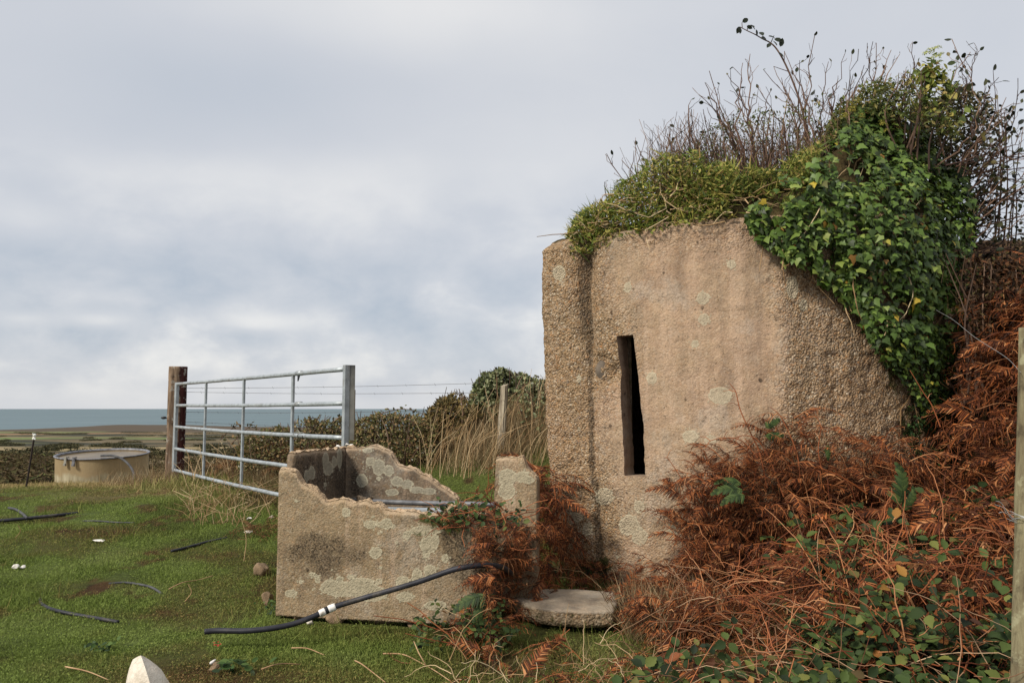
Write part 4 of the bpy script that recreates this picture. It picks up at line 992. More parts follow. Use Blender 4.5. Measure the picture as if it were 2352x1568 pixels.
hose('tank_hose', [P(233, 1046, 12.4), P(246, 1045.5, 12.05), P(262, 1046.5, 11.9), P(281, 1054, 11.8), P(297, 1068, 11.7), P(306, 1084, 11.5), P(308, 1102, 11.2), P(301, 1126, 10.7), P(290, 1141, 10.3), P(280, 1149, 10.0)], .017, hose2_m, 'grey hose curving out of the round tank down into the grass')
# electric fence stake
b = MB(); s0, s1 = P(57.5, 1136, 9.6), P(79.5, 997, 9.55)
stake = empty('fence_stake', s0, 'thin leaning dark metal stake with white insulators at its top', 'fence stake')
b.tube(s0 + (s1 - s0) * np.linspace(0, 1, 8)[:, None], .011, 8); t = NT('rusty_dark_stake'); b.build('shaft', t.fin(lin(52, 44, 40), .8, None, .2), stake)
t = NT('white_plastic'); wp_m = t.fin(lin(226, 224, 214), .45, None, .4)
for py in (999, 1006.5):
    b = MB(); c_ = P(79.3 if py < 1003 else 78.0, py, 9.55); b.tube([c_ + [0, 0, -.018], c_ + [0, 0, -.010], c_ + [0, 0, .010], c_ + [0, 0, .018]], [.010, .02, .017, .010], 10)
    b.tube([c_, c_ + [.03 if py > 1003 else -.012, -.02, -.012 if py > 1003 else .02]], [.009, .006], 6); b.build('insulator', wp_m, stake)

# ------------------------------------------------------------------ hoses
HP = [(470, 1450, 4.12), (500, 1447.5, 4.13), (560, 1448, 4.12), (610, 1444, 4.13), (660, 1435.5, 4.16), (700, 1423, 4.19), (735, 1408, 4.22), (770, 1392.5, 4.25), (830, 1374, 4.27), (900, 1354, 4.24), (960, 1336, 4.2), (1000, 1322, 4.17), (1040, 1308, 4.15), (1080, 1300, 4.15), (1115, 1297.5, 4.2), (1145, 1300, 4.3), (1165, 1308, 4.5), (1180, 1322, 4.7)]
hp = catmull([P(*q_) for q_ in HP], 8)
hroot = empty('water_hose', P(700, 1423, 4.19), 'long black water hose with white taped joint arching past the trough', 'hose')
b = MB(); b.tube(hp, .0142, 12); b.build('tube', hose_m, hroot)
hpx = proj(hp)[0]
t = NT('white_tape'); tape_m = t.fin(t.mix(t.step(t.noise(t.obj, 40, 4), .55, .7), lin(222, 218, 210), lin(176, 166, 150)), .6, t.bump(t.noise(t.obj, 60, 2), .4, .003), .3)
def along(x): return np.array([np.interp(x, hpx, hp[:, k_]) for k_ in range(3)])
for a0, a1, r_ in ((733, 748, .0185), (753, 771, .0195)):
    b = MB(); b.tube([along(x_) for x_ in np.linspace(a0, a1, 7)], np.array([.92, 1, 1.04, .98, 1.03, 1, .92]) * r_, 14); b.build('white_tape', tape_m, hroot)
b = MB(); b.tube([along(x_) for x_ in np.linspace(745.5, 755, 5)], np.array([1, 1.08, 1.05, 1.08, 1]) * .0178, 14); b.build('joint_collar', blk_m, hroot)
gz = lambda px, py, dz=0.0: grd(px, py, dz)
def grd(px, py, dz=0.0):
    """point of the ground seen at a frame position"""
    z = 0.0
    for _ in range(30):
        q_ = PZ(px, py, min(z + dz, 1.1)); z = .5 * z + .5 * float(hgt(q_[0], q_[1]))
    return q_
def grass_hose(pp, r, mat, label, group='hose ends half buried in the grass'):
    return hose('hose_piece', [grd(a, c_, dz) for a, c_, dz in pp], r, mat, label, 'hose', group)
grass_hose([(92, 1374, -.006), (96, 1386, .004), (112, 1396, .010), (140, 1404, .014), (175, 1411, .008), (210, 1417, .004), (240, 1422, .016), (272, 1428, .008)], .0105, hose_m, 'curved dark hose end in the near grass, lowest on the left')
grass_hose([(250, 1340, .0), (285, 1337, .006), (318, 1341, .008), (345, 1347, .016), (365, 1358, .014), (372, 1365, -.004)], .0075, hose2_m, 'faint grey hose loop showing through the grass above the lowest hose')
grass_hose([(393, 1265, .014), (420, 1259, .014), (450, 1251, .012), (480, 1243, .008), (520, 1235, -.004)], .0105, hose_m, 'short straight black hose lying in brown grass in front of the gate')
grass_hose([(-40, 1196, .03), (0, 1195, .03), (40, 1192, .03), (90, 1187, .03), (130, 1183, .02), (178, 1178, .004)], .0165, hose_m, 'thick dark hose lying along the grass at the left edge of the field')
grass_hose([(20, 1166, .01), (35, 1169, .03), (50, 1178, .04), (62, 1189, .04)], .012, hose2_m, 'thin grey hose end lying on the thick hose at left')
grass_hose([(190, 1196, .004), (225, 1196, .01), (265, 1199, .01), (310, 1200, .0)], .0075, hose2_m, 'faint straight grey hose in the grass below the round tank')

# ------------------------------------------------------------------ stones and litter
q_ = PZ(338, 1590, -.03)
V0 = np.array([(285, 1592), (288, 1560), (291, 1538), (299, 1512), (309, 1497), (321, 1500), (336, 1519), (356, 1536), (374, 1552), (390, 1572), (398, 1600)])
def stone_front():
    a_, b_, c_, d_, e_, g_ = P(300, 1507, 3.37), P(322, 1497, 3.31), P(283, 1625, 3.35), P(362, 1625, 3.19), P(434, 1625, 3.42), P(338, 1511, 3.40)
    b = MB(); n = 30; u = np.linspace(0, 1, n)[:, None, None]; v = np.linspace(0, 1, n)[None, :, None]; cen = (a_ + b_ + c_ + d_ + e_) / 5
    for q0, q1, q2, q3 in ((a_, b_, d_, c_), (b_, g_, e_, d_), (g_, a_, c_, e_), (a_, g_, g_, b_)):
        X = (q0 * (1 - u) + q1 * u) * (1 - v) + (q3 * (1 - u) + q2 * u) * v
        X = X + (.007 * fbm(X * 14, 4, 5) + .004 * fbm(X * 45, 3, 6) + .012 * fbm(X * 5, 2, 9))[..., None] * unit(X - cen)
        rr2 = np.linalg.norm(X - cen, axis=-1, keepdims=True); X = cen + (X - cen) * (.115 / rr2) ** .46; b.grid(X)
    o = b.build('pale_stone', pale_m); return tag(o, 'large pale pointed sandstone standing in the near grass at the bottom edge', 'stone')
stone_front()
def lump(px, py, w_, h_, seed, mat, label, cat='stone', name='rubble_stone', group=None, dz=0.0, dep=None):
    c_ = grd(px, py); k_ = c_[1] / F
    c_ = c_ + [0, 0, h_ * k_ * .25 + dz]
    return rock(name, c_, (w_ * k_ / 2, (dep or w_) * k_ / 2, h_ * k_ * .75), seed, mat, label, cat, group, rot=seed * .7)
lump(606, 1318, 46, 34, 4, tan_m, 'rounded rusty tan stone beside the left corner of the trough', group='stones round the trough')
lump(614, 1386, 34, 26, 5, tan_m, 'reddish stone in weeds at the foot of the trough corner', group='stones round the trough')
lump(683, 1418, 34, 26, 6, tan_m, 'mossy stone wedged under the near bottom edge of the trough', group='stones round the trough')
lump(770, 1426, 60, 24, 7, tan_m, 'long flat stone under the trough just right of the taped joint', group='stones round the trough')
lump(712, 1434, 20, 14, 8, pale_m, 'small pale stone in front of the trough under the hose', group='stones round the trough')
lump(880, 1428, 40, 20, 15, tan_m, 'low brown stone under the middle of the trough edge', group='stones round the trough')
lump(960, 1436, 46, 20, 16, tan_m, 'brown stone under the trough near the fern', group='stones round the trough')
lump(226, 1246, 30, 4.5, 9, white_m, 'flat white scrap lying in the middle of the left field', 'scrap', 'white_scrap', 'white scraps on the grass', .012, 12)
lump(36, 1309, 15, 9, 10, white_m, 'small white lump on the grass, leftmost of a pair', 'scrap', 'white_scrap', 'white scraps on the grass', .014)
lump(52, 1306.5, 13, 6, 11, white_m, 'smaller white lump right beside the leftmost one', 'scrap', 'white_scrap', 'white scraps on the grass', .014)
lump(572, 1194, 16, 4.5, 12, white_m, 'thin white scrap lying on grass left of the trough', 'scrap', 'white_scrap', 'white scraps on the grass', .01)
lump(622, 1189, 15, 7, 13, pale_m, 'small pinkish stone on brown grass touching the trough outline', group='small stones on the grass')
lump(385, 1008, 1, 1, 14, white_m, 'x') if False else None
lump(572, 1222, 22, 5, 18, pale_m, 'flat pale chip among grass between the gate and the trough', group='small stones on the grass')
lump(498, 1534, 48, 16, 19, tan_m, 'reddish brown broken brick in the near grass', 'brick', 'brick_fragment', dep=20)
lump(488, 1532, 28, 6, 20, white_m, 'white scrap resting on the reddish brown brick', 'scrap', 'white_scrap', 'white scraps on the grass', .022, 12)
lump(788, 1021, 26, 12, 21, white_m, 'white stone on top of the trough corner left of the gate stile', group='small stones on the grass') if False else None
for k_, (px, py, w_) in enumerate([(779, 1026, 9), (797, 1021, 7), (806, 1023, 8)]):
    c_ = P(px, py, 5.6); s_ = w_ / F * 5.6
    o = rock('white_chip', c_, (s_, s_ * .8, s_ * .55), 30 + k_, white_m, ['pale stone chip on the trough corner, left of the gate stile', 'roundest white chip on the trough corner by the gate stile', 'grey white chip on the trough corner, right of the gate stile'][k_], 'stone chip', 'chips on the trough corner')
# scrap of red leaf
t = NT('red_leaf'); rl = t.fin(lin(150, 54, 36), .6, None, .3)
b = MB(); rng = np.random.default_rng(4); c_ = grd(497, 1492) + [0, 0, .03]; n_ = 9
b.scatter(OVAL, c_ + rng.normal(size=(n_, 3)) * [.014, .012, .004], frames(np.array([0, -.3, 1.0]) + .5 * rnd_unit(n_, rng), rnd_unit(n_, rng)), rng.uniform(.010, .020, n_))
o = b.build('red_leaf', rl); tag(o, 'crumpled bright red leaf lying on the near grass', 'leaf')
# dry sticks on the grass
t = NT('pale_dry_stick'); stick_m = t.fin(t.ramp(t.noise(t.obj, 8, 4), [(.3, lin(136, 104, 74)), (.7, lin(186, 154, 116))]), .8, None, .2)
STK = [([(388, 1352), (420, 1340), (455, 1328), (490, 1321)], 'long thin pale stick on brown grass in the middle of the field'), ([(880, 1500), (925, 1506), (965, 1516), (1000, 1540), (1035, 1568)], 'forked pale stick at the bottom, below the trough'),
       ([(815, 1516), (830, 1528), (858, 1540), (885, 1566)], 'short kinked pale stick left of the forked one'), ([(670, 1487), (705, 1492), (745, 1499)], 'reddish straight stick on the grass below the hose'), ([(150, 1530), (200, 1545), (250, 1556)], 'pale stick lying left of the big pointed stone'), ([(600, 1536), (640, 1528), (690, 1520)], 'thin straw coloured stick right of the brick')]
for k_, (pp, lab) in enumerate(STK):
    b = MB(); ps = np.array([grd(a, c_, .02) for a, c_ in pp]); ps[:, 2] += .010 * np.sin(np.arange(len(ps)) * 2.1)
    ps = catmull(ps, 5); b.tube(ps, np.linspace(.0038, .002, len(ps)), 5)
    if k_ == 1: q_ = ps[len(ps) // 2 + 2]; b.tube([q_, q_ + [-.04, .03, .05], q_ + [-.07, .08, .09]], [.004, .003, .002], 5)
    o = b.build('dry_stick', stick_m); tag(o, lab, 'stick', 'dry sticks on the grass')
# ------------------------------------------------------------------ grass
def in_trough(x, y, m=0.0):
    r = np.stack([x - TA[0], y - TA[1]], -1); a, c_ = r @ e1, r @ e2
    return (a > -m) & (a < Lfw + m) & (c_ > -m) & (c_ < .8 + m)
def in_bunker(x, y, m=0.0):
    return (x > .28 - m) & (x < 3.3) & (y > wallY(np.clip(x, WX[0], WX[-1])) - m) & (y < 8.2)
def attr_mat(name, rough=.8):
    """blades: green shifting to brown or straw by the same patches as the soil below"""
    t = NT(name); g = t.n('ShaderNodeNewGeometry'); r = g.outputs['Random Per Island']; p = g.outputs['Position']
    turfn = t.noise(p, 1.4, 5)
    c = t.ramp(turfn, [(.3, lin(90, 102, 46)), (.5, lin(112, 128, 58)), (.72, lin(130, 142, 78))])
    c = t.mix(t.step(r, .45, 1.0), c, t.mix(.55, c, lin(128, 140, 70)))
    c = t.mix(t.step(r, .30, .0), c, t.mix(.4, c, lin(48, 58, 24)))
    c = t.mix(t.math('MULTIPLY', t.attr('brown'), t.math('MULTIPLY_ADD', r, .7, .35)), c, t.ramp(r, [(0, lin(56, 40, 26)), (.6, lin(104, 78, 48)), (1, lin(146, 116, 74))]))
    c = t.mix(t.math('MULTIPLY', t.attr('straw'), t.math('MULTIPLY_ADD', r, .6, .5)), c, t.ramp(r, [(0, lin(128, 108, 70)), (.6, lin(168, 146, 102)), (1, lin(196, 176, 130))]))
    c2 = t.fin(c, rough, None, .2)
    tr = t.n('ShaderNodeBsdfTranslucent'); t.set(tr.inputs[0], c); mx = t.n('ShaderNodeMixShader'); mx.inputs[0].default_value = .25
    t.t.links.new(t.b.outputs[0], mx.inputs[1]); t.t.links.new(tr.outputs[0], mx.inputs[2]); t.t.links.new(mx.outputs[0], t.out.inputs[0])
    return c2
blade_m = attr_mat('grass_blades')
def blades(name, x, y, h, wid, T, mat, label, cat, rng, lean=.5, leandir=(0, 0), z0=0.0, attrs=True, kind='stuff', extra=None):
    n = len(x); z = hgt(x, y) + z0
    upv = np.stack([leandir[0] + lean * rng.normal(size=n), leandir[1] + lean * rng.normal(size=n), np.ones(n)], -1)
    R = frames(rnd_unit(n, rng) * [1, 1, .25], upv)
    # keep the blade's length along its own upward axis
    yv = unit(upv); zv = rnd_unit(n, rng) * [1, 1, .2]; zv = unit(zv - (zv * yv).sum(-1, keepdims=True) * yv); xv = np.cross(yv, zv)
    R = np.stack([xv, yv, zv], -1)
    b = MB(); b.scatter(T, np.stack([x, y, z], -1), R, np.stack([h * wid, h, h], -1))
    nv = len(T[0]); at = None
    if attrs: at = {'brown': np.repeat(brownf(x, y), nv), 'straw': np.repeat(strawf(x, y), nv)}
    o = b.build(name, mat, origin=np.zeros(3), attrs=at, smooth=False)
    return struct(o, label, cat, kind)
rng = np.random.default_rng(11)
N = 700000
r = np.exp(rng.uniform(math.log(2.7), math.log(13.2), N)); a = np.radians(rng.uniform(-46, 24, N))
x, y = r * np.sin(a), r * np.cos(a)
patch = fbm(xyz(x * 3, y * 3), 3, 91)
ok = ~in_trough(x, y, .02) & ~in_bunker(x, y, .0) & ((x < .55) | (rng.random(N) < .3)) & (x < 1.5) & (patch > -.55 + .5 * rng.random(N) * brownf(x, y))
x, y, patch = x[ok], y[ok], patch[ok]; n = len(x)
h = rng.uniform(.011, .027, n) * (1 + .7 * patch) * (1 + .5 * sstep(8, 11, y)); h *= 1 - .35 * brownf(x, y)
blades('short_grass', x, y, h, .85 + .08 * np.hypot(x, y), TURF, blade_m, 'short mossy green grass of the trodden field', 'grass', rng, .55)
k = n // 8; idx = rng.permutation(n)[:k]; xm_, ym_ = x[idx], y[idx]
b = MB(); b.scatter(DIAM, np.stack([xm_, ym_, hgt(xm_, ym_) + .004 + .016 * rng.random(k)], -1), frames(np.array([0, -.35, 1.0]) + .55 * rnd_unit(k, rng), rnd_unit(k, rng)), rng.uniform(.007, .014, k) * (1 + .05 * ym_))
o = b.build('clover', blade_m, origin=np.zeros(3), attrs={'brown': np.repeat(brownf(xm_, ym_), 4), 'straw': np.repeat(strawf(xm_, ym_), 4)}, smooth=False); struct(o, 'tiny clover and moss leaves matted in the short grass', 'clover', 'stuff')
# longer grass: rim of the field, along the gate, round the trough, bottom middle
N = 60000
x = rng.uniform(-6.5, 1.4, N); y = rng.uniform(2.8, 13, N); w_ = np.zeros(N)
w_ += sstep(8.6, 10.2, y) * (1 - sstep(12, 13, y)) * .8 * (x < -2)
gl = np.interp(y, [6.4, 10.3], [-1.35, -4.37]); w_ += np.exp(-((x - gl) / .35) ** 2) * (y > 6) * (y < 10.6) * .8
w_ += np.exp(-((x - TA[0] + .16) / .13) ** 2) * (y > 4.2) * (y < 5.9) * 1.0
w_ += np.exp(-((y - 4.42 + .2 * (x + 1.3)) / .10) ** 2) * (x > -1.4) * (x < .2) * .25
w_ += .9 * np.exp(-((x - .05) / .35) ** 2 - ((y - 3.65) / .35) ** 2)
w_ += .55 * sstep(.22, .4, fbm(xyz(x * 2.4, y * 2.4), 3, 47)) * (y < 8) * (x < .5)
w_ += .22 * (y < 4) * (x > -.9) * (x < .6)
w_ += .7 * (y > 7) * (y < 9.4) * (x > -1.6) * (x < .35)
ok = (rng.random(N) < w_) & ~in_trough(x, y, .03) & ~in_bunker(x, y, .02); x, y = x[ok], y[ok]; n = len(x)
h = rng.uniform(.04, .13, n) * (1 + .7 * sstep(7, 10, y) * rng.random(n)); h = np.where((x < -4.4) & (y > 8.5), h * .42, h)
h = np.where((y > 7) & (y < 9) & (x > -1.1) & (x < .1), h * .35, h)
blades('long_grass', x, y, h, .5 + .5 * sstep(5, 10, y), THIN, blade_m, 'longer green and straw grass along the field edge and round the trough', 'grass', rng, .45)
# tall dry grass on the bank and behind the gate
dry_m = leaf_mat('dry_grass_blades', [(0, lin(90, 74, 52)), (.3, lin(132, 110, 80)), (.6, lin(160, 138, 104)), (.85, lin(184, 164, 128)), (1, lin(96, 96, 56))], .8, .15, .2)
def drygrass(n, xr, yr, hr, lean, ld, dens=None, wid=.22):
    x = rng.uniform(*xr, n * 3); y = rng.uniform(*yr, n * 3); ok = ~in_trough(x, y, .05) & ~in_bunker(x, y, .05)
    if dens is not None: ok &= rng.random(n * 3) < dens(x, y)
    x, y = x[ok][:n], y[ok][:n]; k = len(x)
    clump = .6 + .8 * np.clip(.5 + fbm(xyz(x * 2.2, y * 2.2), 3, 15), 0, 1)
    hh = rng.uniform(*hr, k) * clump
    upv = np.stack([ld[0] + lean * rng.normal(size=k), ld[1] + lean * rng.normal(size=k), np.ones(k)], -1)
    yv = unit(upv); zv = rnd_unit(k, rng) * [1, 1, .2]; zv = unit(zv - (zv * yv).sum(-1, keepdims=True) * yv)
    return np.stack([x, y, hgt(x, y) - .01], -1), np.stack([np.cross(yv, zv), yv, zv], -1), np.stack([hh * wid, hh, hh * 1.0], -1)
b = MB()
for args in [(9000, (-.75, .55), (8.0, 10.0), (.10, .30), .36, (.25, 0), lambda x, y: sstep(7.9, 8.7, y) * sstep(-.9, 0, x)),
             (6200, (-1.7, .1), (8.5, 9.5), (.10, .30), .42, (.35, 0), lambda x, y: sstep(8.4, 8.9, y + .15 * x)),
             (5600, (-4.1, -1.2), (8.6, 10.6), (.10, .30), .5, (.1, 0), lambda x, y: (y > np.interp(x, [-4.4, -1.35], [10.4, 6.6]) + .25) * 1.0),
             (1600, (-5.2, -4.0), (10.0, 11.0), (.15, .4), .5, (.2, -.1), None), (900, (.25, .7), (5.9, 8.0), (.3, .7), .3, (-.1, 0), None), (1500, (.62, 1.15), (4.25, 4.95), (.08, .26), .45, (-.1, -.1), None), (2600, (.3, 1.9), (8.3, 10.6), (.12, .34), .36, (.2, 0), None), (500, (-.1, .7), (3.2, 4.0), (.05, .16), .6, (0, 0), None)]:
    b.scatter(THIN, *drygrass(*args))
o = b.build('dry_grass', dry_m, origin=np.zeros(3), smooth=False); struct(o, 'tall straw coloured dry grass on the bank and behind the gate', 'grass', 'stuff')
# single tall stalks standing out of it
b = MB()
for i_ in range(120):
    px = rng.uniform(960, 1245); q_ = P(px, 1075, rng.uniform(8.0, 9.0)); q_[2] = hgt(q_[0], q_[1]); L_ = rng.uniform(.35, .75); ln = rng.normal(.25, .35)
    ps = [q_, q_ + [ln * L_ * .4, 0, L_ * .55], q_ + [ln * L_, rng.normal() * .05, L_ * (.95 - .2 * abs(ln))]]; b.tube(catmull(ps, 4), np.linspace(.0032, .0016, 9), 4, False)
for i_ in range(70):
    px = rng.uniform(432, 700); d_ = rng.uniform(9.3, 10.2); q_ = P(px, 1075, d_); q_[2] = hgt(q_[0], q_[1]); L_ = rng.uniform(.3, .6); ln = rng.normal(.1, .5)
    ps = [q_, q_ + [ln * L_ * .4, 0, L_ * .5], q_ + [ln * L_, 0, L_ * (.9 - .2 * abs(ln))]]; b.tube(catmull(ps, 4), np.linspace(.0042, .002, 9), 4, False)
t = NT('bleached_stalk'); stalk_m = t.fin(t.ramp(t.rpi(), [(0, lin(126, 98, 66)), (.5, lin(172, 142, 104)), (1, lin(206, 184, 146))]), .8, None, .15)
o = b.build('dry_stalks', stalk_m, origin=np.zeros(3)); struct(o, 'bleached dry stalks leaning out of the long grass', 'stalks', 'stuff')
# a few thin seed stems in the field
b = MB()
for px, py, px2, py2 in [(560, 1290, 552, 1182), (700, 1180, 688, 1140), (35, 1235, 42, 1205), (425, 1380, 432, 1340), (745, 1400 - 90, 690, 1225)][:5]:
    q_ = grd(px, py); tip = P(px2, py2, q_[1]); b.tube(catmull([q_, (q_ + tip) / 2 + [.03, 0, 0], tip], 4), np.linspace(.003, .0018, 9), 4, False)
for i_ in range(140):
    px, py = rng.uniform(430, 640), rng.uniform(1130, 1210) ; q_ = grd(px, py); L_ = rng.uniform(.08, .25); b.tube([q_, q_ + [rng.normal() * .05, 0, L_ * .6], q_ + [rng.normal() * .12, 0, L_]], [.003, .0025, .0015], 3, False)
o = b.build('seed_stems', stalk_m, origin=np.zeros(3)); struct(o, 'thin bleached seed stems standing in the short grass', 'grass stems', 'stuff')

# ------------------------------------------------------------------ bushes of the hedge
def outline(pts): a = np.array(pts, float); return lambda px: np.interp(px, a[:, 0], a[:, 1])
def bush(name, label, cat, top, bot, xr, Yc, thick, n, size, T, mat, twm, seed, group=None, twigs=60, soft=.4, tw_up=.3, fall=None, ragged=1.0):
    rg = np.random.default_rng(seed); root = None
    px = rg.uniform(*xr, n); tp, bt = top(px), bot(px)
    tp = tp + 11 * ragged * fbm(np.stack([px / 16, 0 * px, 0 * px + seed], -1), 3, seed)
    f_ = rg.random(n) ** 1.15; py = tp + (bt - tp) * f_
    Y = Yc + thick * rg.normal(size=n) * .5 * np.clip(.35 + f_, 0, 1)
    pos = np.array([P(a_, c_, d_) for a_, c_, d_ in zip(px, py, Y)])
    den = fbm(pos * 3.2, 3, seed + 4); ok = den > -.22 - .5 * f_
    if fall is not None: ok &= (rg.random(n) < np.interp(px, *fall)) & (den > np.interp(px, *fall) * -.8 + .2)
    pos = pos[ok]; k = len(pos)
    base = P(np.mean(xr), float(bot(np.mean(xr))), Yc); base[2] = float(hgt(base[0], base[1])) - .02
    root = empty(name, base, label, cat, group)
    z = unit(np.array([0, -.55, .6]) + .9 * rnd_unit(k, rg)); b = MB()
    b.scatter(T, pos, frames(z, rnd_unit(k, rg) + [0, 0, tw_up]), rg.uniform(*size, k)); b.build('foliage', mat, root, smooth=False)
    b = MB()
    for _ in range(twigs):
        a_ = rg.uniform(*xr); t_, u_ = float(top(a_)), float(bot(a_)); d_ = Yc + rg.normal() * .25 * thick
        q0 = P(a_ * .7 + .3 * np.mean(xr), u_, d_); q0[2] = max(float(hgt(q0[0], q0[1])), q0[2] - .3); q1 = P(a_ + rg.normal() * 16, t_ - rg.uniform(-6, 12), d_)
        m_ = (q0 + q1) / 2 + rg.normal(size=3) * [.08, .08, .03]; b.tube(catmull([q0, m_, q1], 4), np.linspace(.011, .003, 9), 4, False)
    b.build('stems', twm, root)
    return root
t = NT('dark_twig_bark'); twig_m = t.fin(t.ramp(t.rpi(), [(0, lin(62, 48, 40)), (.5, lin(94, 74, 60)), (1, lin(126, 102, 84))]), .8, None, .2)
br_m = leaf_mat('bramble_hedge_leaves', [(0, lin(62, 54, 34)), (.3, lin(86, 84, 48)), (.55, lin(104, 104, 58)), (.75, lin(124, 102, 66)), (.92, lin(148, 118, 82)), (.975, lin(150, 142, 112)), (1, lin(168, 164, 150))], .65, .2, .2, patch=4)
fe_m = leaf_mat('feathery_bush_leaves', [(0, lin(58, 54, 32)), (.4, lin(92, 82, 48)), (.7, lin(116, 100, 60)), (1, lin(138, 116, 70))], .7, .2, .2)
ev_m = leaf_mat('evergreen_bush_leaves', [(0, lin(50, 56, 32)), (.35, lin(80, 88, 50)), (.65, lin(106, 112, 70)), (.88, lin(134, 136, 92)), (1, lin(156, 156, 118))], .5, .4, .2)
H_ = 'bushes of the hedge behind the trough'
bush('bramble_bush', 'low dark bramble hedge seen between the gate and the feathery bush', 'bush', outline([(800, 972), (830, 956), (880, 952), (925, 950), (960, 958), (1000, 975)]), outline([(790, 1075), (1000, 1050)]), (792, 1000), 8.9, .6, 7000, (.02, .04), OVAL, br_m, twig_m, 1, H_)
bush('bramble_bush', 'brown and dark bramble thicket seen through the right half of the gate', 'bush', outline([(545, 1022), (570, 1000), (610, 990), (670, 978), (690, 964), (720, 962), (760, 966), (800, 965), (812, 960)]), outline([(540, 1075), (650, 1090), (815, 1100)]), (545, 812), 9.4, .6, 8500, (.02, .042), OVAL, br_m, twig_m, 2, H_)
bush('feathery_bush', 'reddish brown feathery bush left of the gap showing sea', 'bush', outline([(972, 975), (985, 940), (1000, 938), (1020, 912), (1045, 898), (1062, 904), (1080, 915), (1100, 938), (1108, 965)]), outline([(970, 1010), (1060, 1020), (1072, 985), (1110, 950)]), (972, 1108), 9.3, .5, 5200, (.035, .07), DIAM, fe_m, twig_m, 3, H_, tw_up=1.2)
bush('evergreen_bush', 'tallest rounded grey green bush, behind the split wooden fence post', 'bush', outline([(1082, 925), (1092, 880), (1110, 860), (1140, 852), (1170, 856), (1195, 864), (1220, 874), (1250, 884)]), outline([(1088, 930), (1100, 935), (1118, 985), (1240, 1000)]), (1084, 1252), 9.6, .55, 10000, (.03, .06), OVAL, ev_m, twig_m, 4, H_, tw_up=.8)
bush('bramble_bush', 'rough bush with dry tops touching the left edge of the bunker', 'bush', outline([(1200, 900), (1225, 882), (1250, 880), (1290, 888)]), outline([(1190, 1000), (1300, 1000)]), (1195, 1300), 9.2, .5, 4600, (.03, .055), OVAL, ev_m, twig_m, 5, H_, tw_up=1)
# arching bramble sprays over the hedge
b = MB(); lv = []
for pp, d_ in [([(860, 956), (895, 944), (925, 939), (955, 944), (978, 953)], 8.9), ([(700, 970), (715, 960), (730, 962)], 9.2), ([(765, 970), (780, 957), (800, 952)], 9.2), ([(530, 1020), (560, 990), (580, 976), (592, 985)], 9.6), ([(1225, 893), (1230, 870), (1236, 862)], 9), ([(1060, 930), (1080, 912), (1092, 905)], 9.2), ([(505, 1010), (520, 995), (545, 975), (551, 980)], 9.7)]:
    ps = catmull([P(a_, c_, d_) for a_, c_ in pp], 6); b.tube(ps, np.linspace(.006, .003, len(ps)), 4, False); lv += [ps[i_] for i_ in range(0, len(ps), 3)]
lv = np.array(lv); lv = np.concatenate([lv + .02 * rng.normal(size=lv.shape) for _ in range(3)])
root = empty('bramble_spray', [-1.4, 9.1, .8], 'thin arching bramble sprays with small dark leaves rising above the hedge', 'bramble sprays')
b.build('stems', twig_m, root); b = MB(); b.scatter(OVAL, lv, frames(rnd_unit(len(lv)), rnd_unit(len(lv))), rng.uniform(.03, .05, len(lv))); b.build('leaves', br_m, root)

# ------------------------------------------------------------------ twigs
def twig(b, q0, q1, r0, rg, bend=.08, sides=5, tipr=.0022, kink=.012, depth=1, leaves=None):
    q0, q1 = np.asarray(q0, float), np.asarray(q1, float); L_ = np.linalg.norm(q1 - q0); n = max(5, int(L_ / .07))
    s_ = np.linspace(0, 1, n)[:, None]; bv = rg.normal(size=3) * [1, .6, .6] * bend * L_
    ps = q0 + (q1 - q0) * s_ + bv * np.sin(s_ * math.pi) + rg.normal(size=(n, 3)) * kink * np.sin(s_ * math.pi) ** .5
    rad = np.linspace(r0, tipr, n) * (1 + .12 * rg.normal(size=n)); b.tube(ps, np.clip(rad, .001, 1), 5 if r0 > .004 else 4, False)
    if leaves is not None: leaves.append((ps[-1], unit(ps[-1] - ps[-2])))
    if depth:
        for _ in range(sides):
            f_ = rg.uniform(.3, .95); k = min(n - 2, int(f_ * (n - 1))); d_ = unit(ps[k + 1] - ps[k]); d2 = unit(d_ + .75 * rnd_unit(1, rg)[0] * [1, .6, 1] + [0, 0, .15])
            ll = L_ * rg.uniform(.10, .30) * (1.15 - .6 * f_); twig(b, ps[k], ps[k] + d2 * ll, rad[k] * .62, rg, .1, 2, .0016, .006, depth - 1, leaves)
    return ps
t = NT('bare_twig_bark'); g_ = t.n('ShaderNodeNewGeometry'); sp = t.n('ShaderNodeSeparateXYZ'); t.set(sp.inputs[0], t.obj)
bare_m = t.fin(t.ramp(t.rpi(), [(0, lin(46, 34, 30)), (.35, lin(72, 54, 46)), (.65, lin(98, 74, 60)), (1, lin(140, 112, 90))]), .75, t.bump(t.noise(t.obj, 60, 3), .4, .003), .2)
dleaf_m = leaf_mat('dark_shrub_leaves', [(0, lin(24, 28, 20)), (.4, lin(40, 46, 28)), (.7, lin(66, 68, 40)), (1, lin(104, 92, 52))], .55, .3, .12)
def roofpt(px, Y):
    x_ = (px - 1176) / F * Y * CT; q_ = np.array([x_, Y, 0.0]); q_[2] = float(roof_z(np.array(x_), np.array(Y))) - .02; return q_
